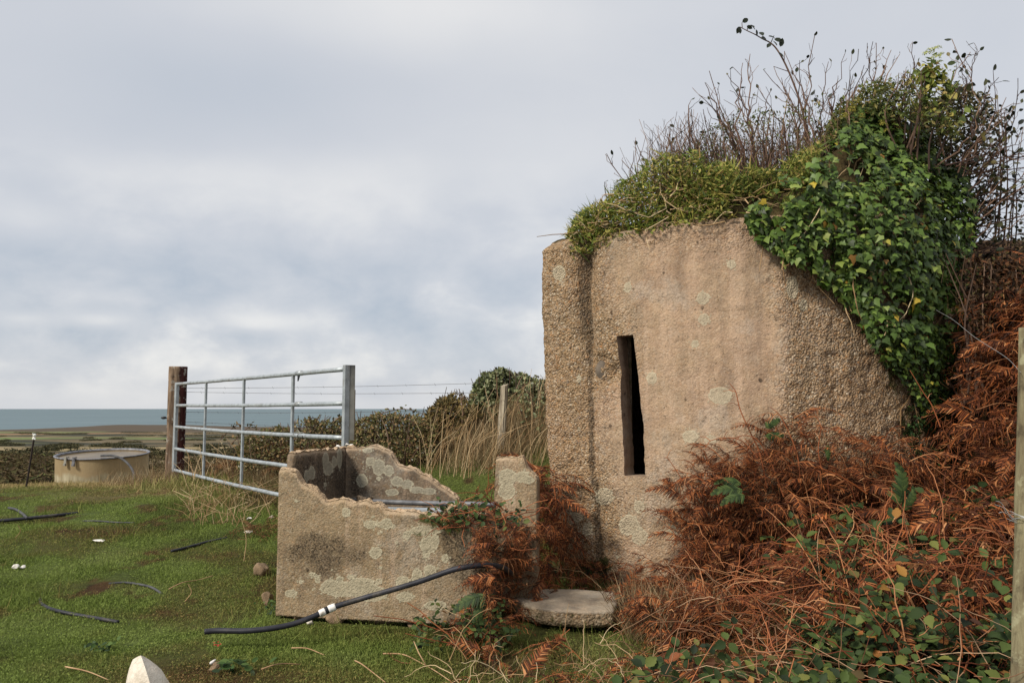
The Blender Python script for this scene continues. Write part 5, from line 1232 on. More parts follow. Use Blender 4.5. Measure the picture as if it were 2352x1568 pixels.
def shrub(name, label, cat, stems, seed, group=None, nleaf=40, lsize=(.025, .045), r0=.009, sides=6, T=OVAL, mat=bare_m, lmat=dleaf_m, bend=.06):
    rg = np.random.default_rng(seed); b = MB(); tips = []
    for q0, q1 in stems: twig(b, q0, q1, r0 * rg.uniform(.7, 1.1), rg, bend, sides, leaves=tips)
    base = np.mean([q0 for q0, q1 in stems], 0); root = empty(name, base, label, cat, group)
    b.build('stems', mat, root)
    if nleaf:
        k = rg.choice(len(tips), min(nleaf, len(tips)), replace=False); pos = np.array([tips[i_][0] for i_ in k]); d_ = np.array([tips[i_][1] for i_ in k])
        b = MB(); b.scatter(T, pos, frames(rnd_unit(len(k), rg), d_ + .8 * rnd_unit(len(k), rg)), rg.uniform(*lsize, len(k))); b.build('leaves', lmat, root)
    return root
rg = np.random.default_rng(21)
TIPS = [(1629, 163), (1619, 190), (1671, 172), (1706, 145), (1723, 124), (1754, 161), (1777, 153), (1795, 179), (1801, 118), (1837, 139), (1588, 229), (1605, 218), (1615, 251), (1690, 210), (1740, 200), (1650, 230), (1770, 210), (1815, 200), (1660, 270), (1700, 250)]
st = []
for i_, (a_, c_) in enumerate(TIPS):
    Y = rg.uniform(5.5, 6.0); f_ = (a_ - 1588) / 250; st.append((roofpt(1725 + 95 * f_ + rg.normal() * 14, Y - .1), P(a_, c_, Y)))
shrub('bare_shrub', 'largest bare reddish brown shrub fanning up left of the ivy mound', 'shrub', st, 31, 'bare shrubs on the bunker roof', 46, r0=.0105, sides=7, bend=.12)
st = []
for a_, c_, x0 in [(1393, 353, 1470), (1428, 368, 1480), (1456, 346, 1510), (1463, 333, 1530), (1509, 341, 1545), (1532, 306, 1580), (1525, 335, 1560), (1389, 418, 1440), (1562, 286, 1610), (1588, 251, 1640), (1540, 320, 1600), (1480, 380, 1520)]:
    Y = rg.uniform(5.45, 5.85); st.append((roofpt(x0 + rg.normal() * 8, Y), P(a_, c_, Y)))
shrub('bare_shrub', 'low bare twigs leaning left out of the green plants on the roof edge', 'shrub', st, 32, 'bare shrubs on the bunker roof', 22, r0=.006, sides=4)
st = []
for a_, c_, x0 in [(1871, 83, 1880), (1903, 142, 1910), (1941, 123, 1920), (1972, 113, 1950), (1992, 99, 1975), (2005, 96, 1985), (2013, 99, 2010), (2047, 115, 2030), (2067, 124, 2050), (2096, 99, 2070), (1860, 180, 1870), (1925, 180, 1920), (1960, 170, 1950), (2030, 160, 2010), (2080, 160, 2060), (1890, 220, 1890), (1985, 150, 1975), (2110, 140, 2085), (1845, 230, 1850)]:
    Y = rg.uniform(5.75, 6.2); st.append((roofpt(x0, Y), P(a_, c_, Y)))
shrub('bare_shrub', 'bare twiggy shrub standing upright on top of the ivy mound', 'shrub', st, 33, 'bare shrubs on the bunker roof', 34, r0=.0075, sides=8)
st = []
for i_ in range(46):
    Y = rg.uniform(5.65, 6.2); a0, c0 = rg.uniform(2195, 2250), rg.uniform(380, 650)
    an = rg.uniform(-.15, 1.25); L_ = rg.uniform(90, 230); a1 = a0 + L_ * math.cos(an); c1 = max(c0 - L_ * math.sin(an), 150 + rg.random() * 60)
    st.append((P(a0, c0, Y), P(a1, c1, Y + rg.normal() * .25)))
for a_, c_ in [(2186, 90), (2197, 118), (2244, 117), (2229, 120), (2281, 162), (2294, 178), (2338, 180), (2311, 224), (2265, 200), (2330, 250), (2345, 300), (2310, 300), (2348, 420)]:
    Y = rg.uniform(5.5, 5.9); st.append((P(2150 + (a_ - 2186) * .35 + 10 * rg.normal(), 380, Y), P(a_, c_, Y)))
shrub('twiggy_shrub', 'dense dark twiggy shrub spreading out to the right beyond the ivy', 'shrub', st, 34, None, 420, (.03, .06), r0=.0068, sides=8, bend=.14)
df_m = leaf_mat('dark_bush_leaves', [(0, lin(34, 34, 20)), (.4, lin(58, 58, 32)), (.7, lin(84, 78, 44)), (.9, lin(112, 100, 62)), (1, lin(140, 128, 96))], .6, .25, .15)
bush('dark_bush', 'dark olive bush massed behind the ivy at the top right of the bunker', 'bush', outline([(2090, 250), (2150, 222), (2190, 200), (2240, 205), (2275, 235), (2310, 270), (2352, 330)]), outline([(2090, 420), (2190, 600), (2260, 560), (2352, 640)]), (2092, 2370), 6.15, .4, 13000, (.02, .042), OVAL, df_m, twig_m, 44, None, 14, fall=([2090, 2200, 2250, 2290, 2370], [1, 1, .5, .2, .13]), ragged=2.5)
bush('dark_bush', 'deep brown shaded thicket at right between the ivy and the high bracken', 'bush', outline([(2180, 590), (2230, 590), (2280, 620), (2360, 590)]), outline([(2180, 900), (2230, 830), (2300, 720), (2360, 700)]), (2170, 2365), 5.4, .3, 6800, (.022, .05), DIAM, leaf_mat('brown_thicket_leaves', [(0, lin(30, 22, 16)), (.5, lin(58, 42, 28)), (.85, lin(96, 62, 40)), (1, lin(70, 74, 40))], .8, .15, .1), twig_m, 45, None, 40, ragged=4, fall=([2170, 2200, 2260, 2365], [.1, .35, 1, 1]))
gb_m = leaf_mat('green_brush_leaves', [(0, lin(46, 52, 24)), (.4, lin(78, 88, 38)), (.7, lin(104, 108, 52)), (.9, lin(136, 124, 70)), (1, lin(124, 96, 62))], .6, .25, .25, patch=5)
bush('leafy_brush', 'green and yellowish leafy brush crowning the ivy mound among bare twigs', 'bush', outline([(1840, 350), (1890, 285), (1930, 240), (1970, 210), (2010, 188), (2060, 180), (2110, 170), (2160, 190), (2210, 215)]), outline([(1840, 420), (1920, 330), (2000, 270), (2100, 280), (2210, 330)]), (1842, 2205), 5.62, .3, 5200, (.02, .045), DIAM, gb_m, twig_m, 46, None, 26, ragged=2.2)
# one long arching stem with leaves left at its tip
ls = empty('arching_stem', roofpt(1850, 5.8), 'single long reddish stem arching above the shrubs with dark leaves at its tip', 'stem')
ps = catmull([P(*q_, 5.75) for q_ in [(1858, 330), (1842, 250), (1822, 190), (1801, 142), (1783, 112), (1768, 98), (1752, 90), (1735, 80), (1716, 71), (1699, 62)]], 5)
b = MB(); b.tube(ps, np.linspace(.008, .0028, len(ps)), 6, False); ppx = proj(ps)[0]
for a_, c_, a1, c1 in [(1801, 142, 1802, 118), (1783, 112, 1790, 122), (1770, 100, 1778, 82), (1716, 70, 1718, 60), (1705, 66, 1704, 52), (1812, 165, 1777, 153)]: b.tube([P(a_, c_, 5.75), P(a1, c1, 5.74)], [.004, .0025], 4, False)
b.build('stem', bare_m, ls)
LF = [(1699, 62, -.4, -1), (1697, 61, .2, -1), (1705, 52, .9, .6), (1715, 60, .8, -.4), (1723, 58, .1, -1), (1737, 68, .5, -1), (1735, 70, -.9, .3), (1746, 74, .15, -1), (1760, 90, -1, -.3), (1765, 84, 1, .5), (1775, 94, .4, -.8), (1778, 90, .6, -.2), (1792, 108, .2, .8), (1788, 120, .5, -.6), (1770, 100, -.5, -.6)]
pos = np.array([P(a_, c_, 5.73) for a_, c_, *_ in LF]); dd = np.array([[u_, -.2, v_] for *_, u_, v_ in LF]); RL = frames(np.array([.3, -1, .3]) + .6 * rnd_unit(len(LF), rg), dd)
for i_ in range(len(LF)): b = MB(); b.scatter(OVAL, pos[i_:i_ + 1], RL[i_:i_ + 1], np.array([rg.uniform(.045, .068)])); b.build('leaf', dleaf_m, ls)

# ------------------------------------------------------------------ green plants on the roof edge
topl = outline([(1308, 534), (1318, 520), (1340, 492), (1370, 470), (1400, 448), (1450, 405), (1500, 375), (1550, 356), (1600, 352), (1660, 375), (1720, 392), (1800, 395), (1900, 330)])
n = 15000; px = 1308 + (1905 - 1308) * rng.random(n); dY = np.abs(rng.normal(size=n)) * .28 - .05; x_ = (px - 1176) / F * 5.35 * CT; Y = wallY(x_) + dY
x_ = (px - 1176) / F * Y * CT
zt_ = np.array([P(a_, c_, d_)[2] for a_, c_, d_ in zip(px, topl(px), Y)]); zt_ += .07 * fbm(np.stack([px / 22, 0 * px, 0 * px], -1), 3, 6)
z0_ = roof_z(x_, Y) - np.where(dY < .02, .05 + .05 * (px < 1400), .0)
f_ = rng.random(n) ** 1.25; z_ = z0_ + (zt_ - z0_) * f_
pos = np.stack([x_, Y, z_], -1); ok = (zt_ > z0_) & (fbm(pos * 6, 3, 44) > -.3); pos = pos[ok]; n = len(pos)
rp_m = leaf_mat('roof_plant_leaves', [(0, lin(56, 68, 26)), (.3, lin(92, 108, 42)), (.55, lin(126, 136, 58)), (.78, lin(164, 156, 78)), (.93, lin(178, 160, 92)), (1, lin(156, 124, 82))], .6, .25, .3, patch=5)
b = MB(); b.scatter(DIAM, pos[: n * 2 // 3], frames(unit([0, -.5, .7] + .9 * rnd_unit(n, rng))[: n * 2 // 3], (rnd_unit(n, rng) + [0, -.2, .5])[: n * 2 // 3]), rng.uniform(.02, .045, n * 2 // 3))
k = n - n * 2 // 3; b.scatter(THIN, pos[-k:], frames(rnd_unit(k, rng), rnd_unit(k, rng) * [1, 1, .6] + [0, -.1, .5]), np.stack([rng.uniform(.08, .14, k), rng.uniform(.05, .12, k), rng.uniform(.05, .12, k)], -1))
o = b.build('roof_plants', rp_m, origin=np.zeros(3), smooth=False); struct(o, 'low green and yellowish plants matted along the roof edge', 'plants', 'stuff')
b = MB()
for i_ in range(90):
    px = rng.uniform(1330, 1760); Y = float(wallY((px - 1176) / F * 5.3)) - rng.uniform(-.12, .05); t_ = float(topl(px)); q0 = P(px, 505 - rng.random() * (500 - t_) * .55 + np.interp(px, [1330, 1500], [30, 5]), Y)
    d_ = unit([rng.normal(), rng.normal() * .3, rng.normal() * .45]); L_ = rng.uniform(.10, .32); twig(b, q0, q0 + d_ * L_, rng.uniform(.003, .0052), rng, .18, 2, .002, .008, 1)
o = b.build('tangled_twigs', stalk_m, origin=np.zeros(3)); struct(o, 'pale crooked dead twigs tangled over the roof edge plants', 'twigs', 'stuff')
b = MB()
for i_ in range(950):
    px = rng.uniform(1540, 1930); Y = rng.uniform(5.3, 5.9); q0 = roofpt(px, Y); q0[2] = max(q0[2], 2.4); tp = 232 + 165 * rng.random() ** .55 + (1900 - px) * .05
    twig(b, q0, P(px - 30 + rng.normal() * 40, tp, Y), .0032, rng, .12, 2, .0014, .012, 1)
o = b.build('fine_twigs', bare_m, origin=np.zeros(3)); struct(o, 'fine pinkish brown dead stems filling the base of the bare shrub', 'twigs', 'stuff')

bush('leafy_shrub', 'loose scatter of small yellow green leaves among the bare twigs on the roof', 'shrub', outline([(1600, 310), (1700, 270), (1800, 250), (1890, 230)]), outline([(1600, 380), (1890, 380)]), (1600, 1890), 5.7, .4, 1500, (.018, .035), DIAM, gb_m, twig_m, 48, None, 10, ragged=3)
# ------------------------------------------------------------------ ivy
IVP = [(1712, 494), (1735, 545), (1790, 585), (1850, 618), (1905, 660), (1945, 700), (1985, 735), (2005, 790), (2040, 838), (2075, 880), (2105, 925), (2135, 970), (2165, 960), (2195, 860), (2222, 790), (2236, 700), (2232, 600), (2244, 540), (2238, 450), (2220, 380), (2210, 300), (2160, 262), (2110, 245), (2060, 205), (2000, 215), (1960, 235), (1925, 275), (1890, 320), (1880, 370), (1800, 410), (1750, 450)]
def inpoly(px, py, poly):
    poly = np.array(poly, float); r_ = np.zeros(px.shape, bool); j = len(poly) - 1
    for i_ in range(len(poly)):
        xi, yi = poly[i_]; xj, yj = poly[j]; c_ = ((yi > py) != (yj > py)) & (px < (xj - xi) * (py - yi) / (yj - yi + 1e-9) + xi); r_ ^= c_; j = i_
    return r_
def wall_pts(n, rg, s0, s1, z0, z1):
    s = rg.uniform(s0, s1, n); z = rg.uniform(z0, z1, n); q_ = plan(s); nn = plan_n(s)
    return np.concatenate([q_, z[:, None]], -1), np.concatenate([nn, np.zeros((n, 1))], -1)
rg = np.random.default_rng(41)
def ivy_y(x, z): return wallY(np.clip(x, WX[0], WX[-1])) + np.clip(x - WX[-1], 0, 1) * .75 + .55 * np.clip(z - 2.50, 0, 5) ** 1.35 - .03
N = 30000; x_ = rg.uniform(1.3, 3.5, N); z_ = .55 + (2.54 + mtop(x_) - .55) * rg.random(N); e_ = .02
A_ = np.stack([x_, ivy_y(x_, z_), z_], -1)
N_ = unit(np.stack([(ivy_y(x_ + e_, z_) - ivy_y(x_ - e_, z_)) / (2 * e_), -np.ones(N), (ivy_y(x_, z_ + e_) - ivy_y(x_, z_ - e_)) / (2 * e_)], -1))
bul = .05 + .13 * np.clip(fbm(A_ * 2.2, 3, 8) + .45, 0, 1.2) * sstep(.6, 1.9, z_); A_ = A_ + N_ * (bul * rg.uniform(.25, 1.0, N))[:, None]
xm = rg.uniform(1.8, 3.3, 5000); ym = wallY(np.clip(xm, WX[0], WX[-1])) + rg.uniform(.3, 1.3, 5000)
A2_ = np.stack([xm, ym, roof_z(xm, ym) + .02 + .09 * rg.random(5000)], -1); N2_ = np.tile([0, -.3, 1.0], (5000, 1))
A_ = np.concatenate([A_, A2_]); N_ = np.concatenate([N_, unit(N2_)])
px, py = proj(A_); wob = 30 * fbm(np.stack([px / 34, py / 34, 0 * px], -1), 3, 5)
ok = inpoly(px + wob, py + wob, IVP); A_, N_, px, py = A_[ok], N_[ok], px[ok], py[ok]
small = sstep(760, 900, py + (px - 2050) * -.2); keep = (rg.random(len(A_)) < .78) & (fbm(A_ * 5.5, 3, 87) > -.30 + .15 * rg.random(len(A_))); A_, N_, small, px, py = A_[keep], N_[keep], small[keep], px[keep], py[keep]
n = len(A_); tipd = np.array([0, -.15, -1.0]) + .8 * rnd_unit(n, rg)
sz = (.028 + .040 * rg.random(n) ** 1.8) * (1 - .45 * small)
ivy = empty('ivy', (2.4, 5.2, 2.4), 'glossy dark green ivy hanging over the right of the bunker from its roof', 'ivy')
ivy_m = leaf_mat('ivy_leaves', [(0, lin(34, 44, 14)), (.25, lin(54, 72, 24)), (.5, lin(68, 90, 32)), (.8, lin(90, 112, 44)), (.978, lin(120, 132, 60)), (.984, lin(170, 150, 50)), (.99, lin(120, 70, 36)), (1, lin(62, 88, 40))], .5, .3, .12, patch=3)
b = MB(); b.scatter(IVY, A_, frames(N_ + np.array([-.1, -.2, .40]) + .85 * rnd_unit(n, rg), tipd), sz); b.build('leaves', ivy_m, ivy)
b = MB()
for i_ in range(130):
    k = rg.integers(n); q0 = A_[k] - N_[k] * .03; L_ = rg.uniform(.15, .5); twig(b, q0, q0 + unit([rg.normal() * .35, -.05, -1]) * L_ * .7 + [0, 0, 0], .0042, rg, .12, 1, .002, .01, 1)
b.build('stems', stalk_m, ivy)
# thin creeper below the main ivy, close to the concrete
A1, N1 = wall_pts(16000, rg, s_of_px(1950), Lf + .1, .55, 2.0); px, py = proj(A1)
CRP = [(1950, 690), (1985, 735), (2012, 795), (2050, 850), (2085, 905), (2108, 960), (2085, 930), (2078, 990), (2085, 1040), (2105, 1045), (2118, 1000), (2140, 1080), (2175, 1090), (2200, 940), (2190, 800), (2060, 740)]
wob = 16 * fbm(np.stack([px / 14, py / 14, 0 * px], -1), 3, 9); dn = fbm(A1 * 9, 3, 19)
ok = inpoly(px + wob, py + wob, CRP) & (dn > -.12); A1, N1 = A1[ok], N1[ok]; n = len(A1)
b = MB(); b.scatter(OVAL, A1 + N1 * (.012 + .045 * rg.random((n, 1))), frames(N1 + .7 * rnd_unit(n, rg), rnd_unit(n, rg) + [0, 0, -.5]), rg.uniform(.014, .03, n))
cr_m = leaf_mat('creeper_leaves', [(0, lin(26, 42, 20)), (.5, lin(48, 74, 34)), (1, lin(82, 104, 54))], .55, .3, .15)
o = b.build('creeper', cr_m, origin=np.zeros(3)); tag(o, 'thin small-leaved green creeper clinging to the concrete under the ivy', 'creeper')
# yellow-green umbels
um_v = []; 
for i_ in range(46):
    d_ = unit(np.array([rg.normal(), rg.normal(), abs(rg.normal()) + .3])); d_ = d_ * rg.uniform(.75, 1.0); a_ = unit(np.cross(d_, rg.normal(size=3))); c_ = np.cross(unit(d_), a_); s_ = .14; um_v += [d_ - a_ * s_, d_ + c_ * s_, d_ + a_ * s_, d_ - c_ * s_]
UMB = (np.array(um_v), [np.arange(46 * 4).reshape(-1, 4)])
um_m = leaf_mat('umbel_flowers', [(0, lin(96, 98, 36)), (.4, lin(124, 122, 48)), (.7, lin(140, 130, 56)), (1, lin(122, 98, 48))], .7, .15, .2, patch=6)
b = MB(); pp = []
for cx, cy, rx, ry, k in [(2010, 245, 60, 16, 14), (2090, 282, 66, 26, 26), (2150, 270, 26, 26, 10), (2110, 300, 40, 12, 8), (1960, 262, 30, 12, 6), (2140, 292, 24, 30, 8)]:
    for _ in range(k):
        a_, c_ = cx + rx * rg.uniform(-1, 1), cy + ry * rg.uniform(-1, 1); Y = 5.5
        for _k in range(12): q_ = P(a_, c_, Y); Y = .5 * Y + .5 * float(ivy_y(q_[0], q_[2]))
        pp.append(P(a_, c_, Y - .16 - .05 * rg.random()))
pp = np.array(pp); b.scatter(UMB, pp, frames(np.array([0, -.5, 1]) + .4 * rnd_unit(len(pp), rg), rnd_unit(len(pp), rg)), rg.uniform(.022, .042, len(pp)))
o = b.build('ivy_flowers', um_m, origin=np.zeros(3)); struct(o, 'rounded yellow green flower heads clustered on the top of the ivy mound', 'flowers', 'stuff')
def leafy(name, label, stems, umb, leafc, seed):
    rg = np.random.default_rng(seed); root = empty(name, stems[0][0], label, 'plant'); b = MB()
    for s_ in stems: b.tube(catmull(s_, 5), np.linspace(.011, .004, 5 * (len(s_) - 1) + 1), 5, False)
    t = NT('green_plant_stem'); b.build('stems', t.fin(lin(104, 112, 56), .6, None, .3), root)
    u_ = np.array([P(a_, c_, 5.62) for a_, c_, s_ in umb]); Ru = frames(np.array([0, -.3, 1.0]) + .3 * rnd_unit(len(u_), rg), rnd_unit(len(u_), rg))
    for i_ in range(len(u_)): b = MB(); b.scatter(UMB, u_[i_:i_ + 1], Ru[i_:i_ + 1], np.array([umb[i_][2]])); b.build('flower_head', um_m if seed > 1 else um2_m, root)
    b = MB(); l_ = np.concatenate([P(a_, c_, 5.6) + rg.normal(size=(k_, 3)) * [s_, s_ * .6, s_] for a_, c_, s_, k_ in leafc]); k = len(l_)
    b.scatter(OVAL, l_, frames(unit([0, -.6, .6] + .7 * rnd_unit(k, rg)), rnd_unit(k, rg) + [0, 0, -.8]), rg.uniform(.035, .07, k)); b.build('leaves', rp_m, root)
um2_m = leaf_mat('pale_umbel_flowers', [(0, lin(132, 142, 72)), (.5, lin(160, 166, 98)), (1, lin(184, 184, 124))], .7, .15, .25, patch=6)
leafy('flowering_plant', 'tall leafy plant with pale yellow green flower heads crowning the mound', [[P(2118, 270, 5.7), P(2128, 210, 5.66), P(2140, 150, 5.62)], [P(2122, 250, 5.7), P(2140, 200, 5.66), P(2152, 150, 5.62)], [P(2118, 240, 5.7), P(2118, 190, 5.66), P(2124, 160, 5.62)]],
      [(2136, 122, .04), (2146, 118, .035), (2154, 114, .032), (2128, 128, .036), (2158, 132, .034), (2150, 136, .036), (2163, 128, .026), (2138, 140, .032), (2156, 146, .026)], [(2138, 158, .05, 60), (2126, 172, .05, 50), (2146, 180, .06, 50), (2136, 205, .06, 40), (2120, 235, .06, 30)], 1)
leafy('flowering_plant', 'thin weed with sparse tiny yellow green flowers right of the tall leafy plant', [[P(2172, 250, 5.7), P(2182, 200, 5.66), P(2192, 160, 5.62)], [P(2176, 240, 5.7), P(2172, 190, 5.64)], [P(2182, 210, 5.66), P(2204, 185, 5.62)]], [(2194, 156, .016), (2182, 164, .014), (2204, 180, .014), (2174, 178, .014), (2190, 172, .012)], [(2180, 215, .04, 16), (2190, 260, .05, 24)], 2)
# ------------------------------------------------------------------ bracken
def frond(seed, pairs=13, curl=.5, green=False, gw=.030):
    """a fern frond along +y, unit length: arched midrib with paired side strips"""
    rg = np.random.default_rng(seed); b = MB(); n = 10; s_ = np.linspace(0, 1, n)
    mid = np.stack([.05 * np.sin(s_ * 3 + seed), s_ * (1 - .1 * s_), .22 * np.sin(s_ * 2.2) - (.35 if not green else .22) * s_ ** 2], -1); b.tube(mid, np.linspace(.009, .003, n), 3, False)
    for k in range(pairs):
        f_ = .2 + .78 * k / (pairs - 1); c_ = np.array([np.interp(f_, s_, mid[:, q_]) for q_ in range(3)]); L_ = (.34 if green else .30) * (1 - f_) ** .75 * (.75 + .5 * rg.random() * (not green)) + .03
        for sd_ in (-1, 1):
            if not green and rg.random() < .1: continue
            th = rg.normal(.95, .12 if green else .35); d_ = np.array([sd_ * math.sin(th), math.cos(th), 0]); q_ = []
            m = 5
            for j in range(m):
                u_ = j / (m - 1); dr = (-.25 if green else -(.25 + curl * rg.uniform(.4, 1.6))) * u_ ** 2 * L_
                q_.append(c_ + d_ * L_ * u_ * (1 - (0 if green else .25) * u_) + np.array([0, (.1 if green else rg.normal() * .18) * u_ * L_, dr]) + (0 if green else .012) * rg.normal(size=3))
            q_ = np.array(q_); wd = (gw if green else .0052) * np.array([1, 1, .85, .6, .08]); pv = unit(np.cross(np.gradient(q_, axis=0), [0, 0, 1.0] + (0 if green else .6) * rg.normal(size=3)))
            if not green:                              # crinkled leaflets left on the strip
                wd = wd * (1 + .8 * (np.arange(m) % 2))
            b.add(np.concatenate([q_ - pv * wd[:, None], q_ + pv * wd[:, None]]), [[(j, j + 1, m + j + 1, m + j) for j in range(m - 1)]])
    return np.concatenate(b.V), [np.concatenate(v) for v in b.F.values()]
FR = [frond(i, 12 + i % 3, .3 + .25 * i) for i in range(5)] + [frond(200 + i, 24, .3, True, .0105) for i in range(2)]
brk = [(0, lin(38, 22, 14)), (.22, lin(68, 36, 22)), (.45, lin(94, 52, 31)), (.64, lin(136, 76, 42)), (.78, lin(168, 100, 54)), (.86, lin(116, 76, 50)), (.94, lin(170, 112, 68)), (1, lin(192, 142, 98))]
brk_m = leaf_mat('dead_bracken', brk, .75, .2, .2, patch=3)
def bracken(x, y, up_lo, up_hi, size, rg, azim=None, pitch=(-.5, .5)):
    n = len(x); z = hgt(x, y) + rg.uniform(0, 1, n) ** .8 * (up_hi - up_lo) + up_lo
    az_ = rg.uniform(0, 2 * math.pi, n) if azim is None else azim + rg.normal(size=n) * .9
    pt_ = rg.uniform(*pitch, n); d_ = np.stack([np.cos(az_) * np.cos(pt_), np.sin(az_) * np.cos(pt_), np.sin(pt_)], -1)
    return np.stack([x, y, z], -1), frames(np.array([0, -.35, 1.0]) + .55 * rnd_unit(n, rg), d_), rg.uniform(*size, n)
def put(name, sets, label, cat, mat=brk_m, T=FR, kind='stuff', rg=None, group=None):
    b = MB()
    for pos, R, sc in sets:
        for i_ in range(len(T)): b.scatter(T[i_], pos[i_::len(T)], R[i_::len(T)], np.minimum(sc[i_::len(T)], 9 if i_ < 5 else .40))
    o = b.build(name, mat, origin=np.zeros(3), smooth=False)
    return struct(o, label, cat, kind)
rg = np.random.default_rng(51)
def bank_pts(n, xr, yr, cond=None):
    x = rg.uniform(*xr, n); y = rg.uniform(*yr, n); ok = ~in_bunker(x, y, .04) & ~in_trough(x, y, .05)
    # leave the slab clear
    ok &= ~((x > -.08) & (x < .72) & (y > 3.9) & (y < 4.95) & (rg.random(n) < .97))
    if cond is not None: ok &= cond(x, y)
    return x[ok], y[ok]
sets = []
# the tangle against the wall thins out to the left and sinks towards the camera
x, y = bank_pts(3300, (.95, 3.6), (3.3, 5.9), lambda x, y: (y > 3.4 + .35 * (x < 1.6)) & (rg.random(len(x)) < sstep(1.0, 1.6, x + (y - 4.4) * -.25)) & (fbm(xyz(x * 2.6, y * 2.6), 3, 66) > .03 - .27 * (y > 4.4) * (x < 2.2) + .14 * (x > 1.9) * (y < 4.6)))
hi = np.interp(x, [.95, 1.3, 1.8, 2.3, 2.7, 3.3], [.2, .42, .58, .52, .34, .45]) * np.interp(y, [3.2, 4.2, 5], [.6, .95, 1.0])
p_, R__, s__ = bracken(x, y, 0, 1, (.3, .62), rg); p_[:, 2] = hgt(x, y) + hi * rg.uniform(0, 1, len(x)) ** .8; a_, c_ = proj(p_); ok = ~((a_ > 2040) & (a_ < 2205) & (c_ < 1085)); sets.append((p_[ok], R__[ok], s__[ok]))
o = put('bracken_tangle', sets, 'dense tangle of reddish brown dead bracken heaped against the bunker wall', 'bracken')
# high bracken on the bank right of the bunker, some of it reaching above the ivy's right edge
x, y = bank_pts(2100, (2.75, 5.6), (3.8, 6.0)); p_, R__, s__ = bracken(x, y, 0, .7, (.3, .6), rg)
ok = proj(p_)[1] > np.interp(proj(p_)[0], [2150, 2205, 2215, 2290, 2352], [1100, 1060, 860, 730, 640]) + 70 * fbm(p_ * 2, 2, 3); p_, R__, s__ = p_[ok], R__[ok], s__[ok]
put('bracken_bank', [(p_, R__, s__)], 'darker red brown bracken climbing the bank right of the ivy', 'bracken')
# dry bracken wedged in the gap between trough and bunker, and along the foot of the trough
x, y = bank_pts(420, (.10, .50), (4.98, 5.9), lambda x, y: x < .21 + .12 * (y > 5.2)); s1 = bracken(x, y, .0, .72, (.22, .42), rg, -math.pi / 2, (-1.0, .3))
x, y = bank_pts(200, (-.20, .60), (3.98, 4.6), lambda x, y: ((y - TA[1]) * e2[1] + (x - TA[0]) * e2[0] < -.03)); s2 = bracken(x, y, .0, .2, (.16, .34), rg, None, (-.3, .6)); ok = ~((x > .0) & (x < .62) & (y < 4.62)) | (rg.random(len(x)) < .12); s2 = tuple(q_[ok] for q_ in s2)
n = 240; x = rg.uniform(-.13, .22, n); y = np.where(x < -.04, rg.uniform(4.02, 4.40, n), rg.uniform(4.64, 4.86, n)); y = np.where((x < -.04) & (rg.random(n) < .3), rg.uniform(4.5, 4.8, n), y); s7 = bracken(x, y, .04, .54, (.12, .24), rg, math.pi, (-.5, .7)); s7[0][:, 2] *= np.interp(x, [-.36, -.2, .26], [.6, 1, 1]); s7[0][:, 2] += np.where(x < -.04, .10, 0); ok = (x > -.22) | (rg.random(n) < .35); s7 = tuple(q_[ok] for q_ in s7)
x, y = bank_pts(120, (.35, 1.0), (4.75, 5.6)); s3 = bracken(x, y, .0, .06, (.18, .3), rg)
x, y = bank_pts(260, (.74, 1.25), (4.0, 5.05)); s8 = bracken(x, y, .0, .16, (.16, .34), rg)
put('bracken_litter', [s1, s2, s3, s7, s8], 'dead bracken wedged between the trough and the bunker', 'bracken')
x = rg.uniform(-.15, 1.3, 110); y = rg.uniform(2.9, 4.0, 110); s4 = bracken(x, y, 0, .05, (.16, .3), rg)
x = rg.uniform(-4.0, -1.6, 260); y = np.interp(x, [-4.4, -1.35], [10.6, 7.4]) + rg.uniform(.2, 1.2, 260); s5 = bracken(x, y, .0, .28, (.2, .4), rg)
x = rg.uniform(-2.4, -1.5, 60); y = rg.uniform(6.5, 7.3, 60); s6 = bracken(x, y, .0, .03, (.15, .3), rg)
brn_m = leaf_mat('brown_bracken', [(0, lin(58, 40, 26)), (.5, lin(104, 74, 46)), (1, lin(140, 106, 70))], .8, .15, .2)
put('bracken_scraps', [s5, s6], 'dull brown dead bracken behind and below the gate', 'bracken', brn_m)
put('bracken_debris', [s4], 'flattened dead bracken lying in grass at the bottom of the picture', 'bracken')
# wiry dead stems through the bracken
def stems(n, xr, yr, L, r, mat, name, label, hgt_up, dirf=None, cond=None):
    b = MB(); x, y = bank_pts(n, xr, yr, cond)
    for i_ in range(len(x)):
        q0 = np.array([x[i_], y[i_], float(hgt(x[i_], y[i_])) + rg.uniform(0, hgt_up)]); d_ = unit([rg.normal(), rg.normal() * .5, rg.normal() * .55 + .35]) if dirf is None else dirf(); l_ = rg.uniform(*L)
        ps = [q0, q0 + d_ * l_ * .5 + rg.normal(size=3) * .05 * l_ + [0, 0, .05 * l_], q0 + d_ * l_ - [0, 0, rg.uniform(-.05, .22) * l_]]; ps = np.array(ps); ps[:, 2] = np.maximum(ps[:, 2], hgt(ps[:, 0], ps[:, 1]) + .005)
        if in_bunker(ps[:, 0], ps[:, 1], .02).any(): ps[:, 1] = np.minimum(ps[:, 1], wallY(np.clip(ps[:, 0], WX[0], WX[-1])) - .03)
        c_ = catmull(ps, 4); c_ = c_ + rg.normal(size=c_.shape) * .004; b.tube(c_, np.linspace(r * rg.uniform(.7, 1.2), r * .45, len(c_)), 4, False)
    o = b.build(name, mat, origin=np.zeros(3)); return struct(o, label, cat='stems', kind='stuff')
t = NT('red_brown_stem'); rbs_m = t.fin(t.ramp(t.rpi(), [(0, lin(70, 36, 24)), (.4, lin(124, 66, 38)), (.75, lin(164, 100, 62)), (1, lin(190, 140, 98))]), .7, None, .25)
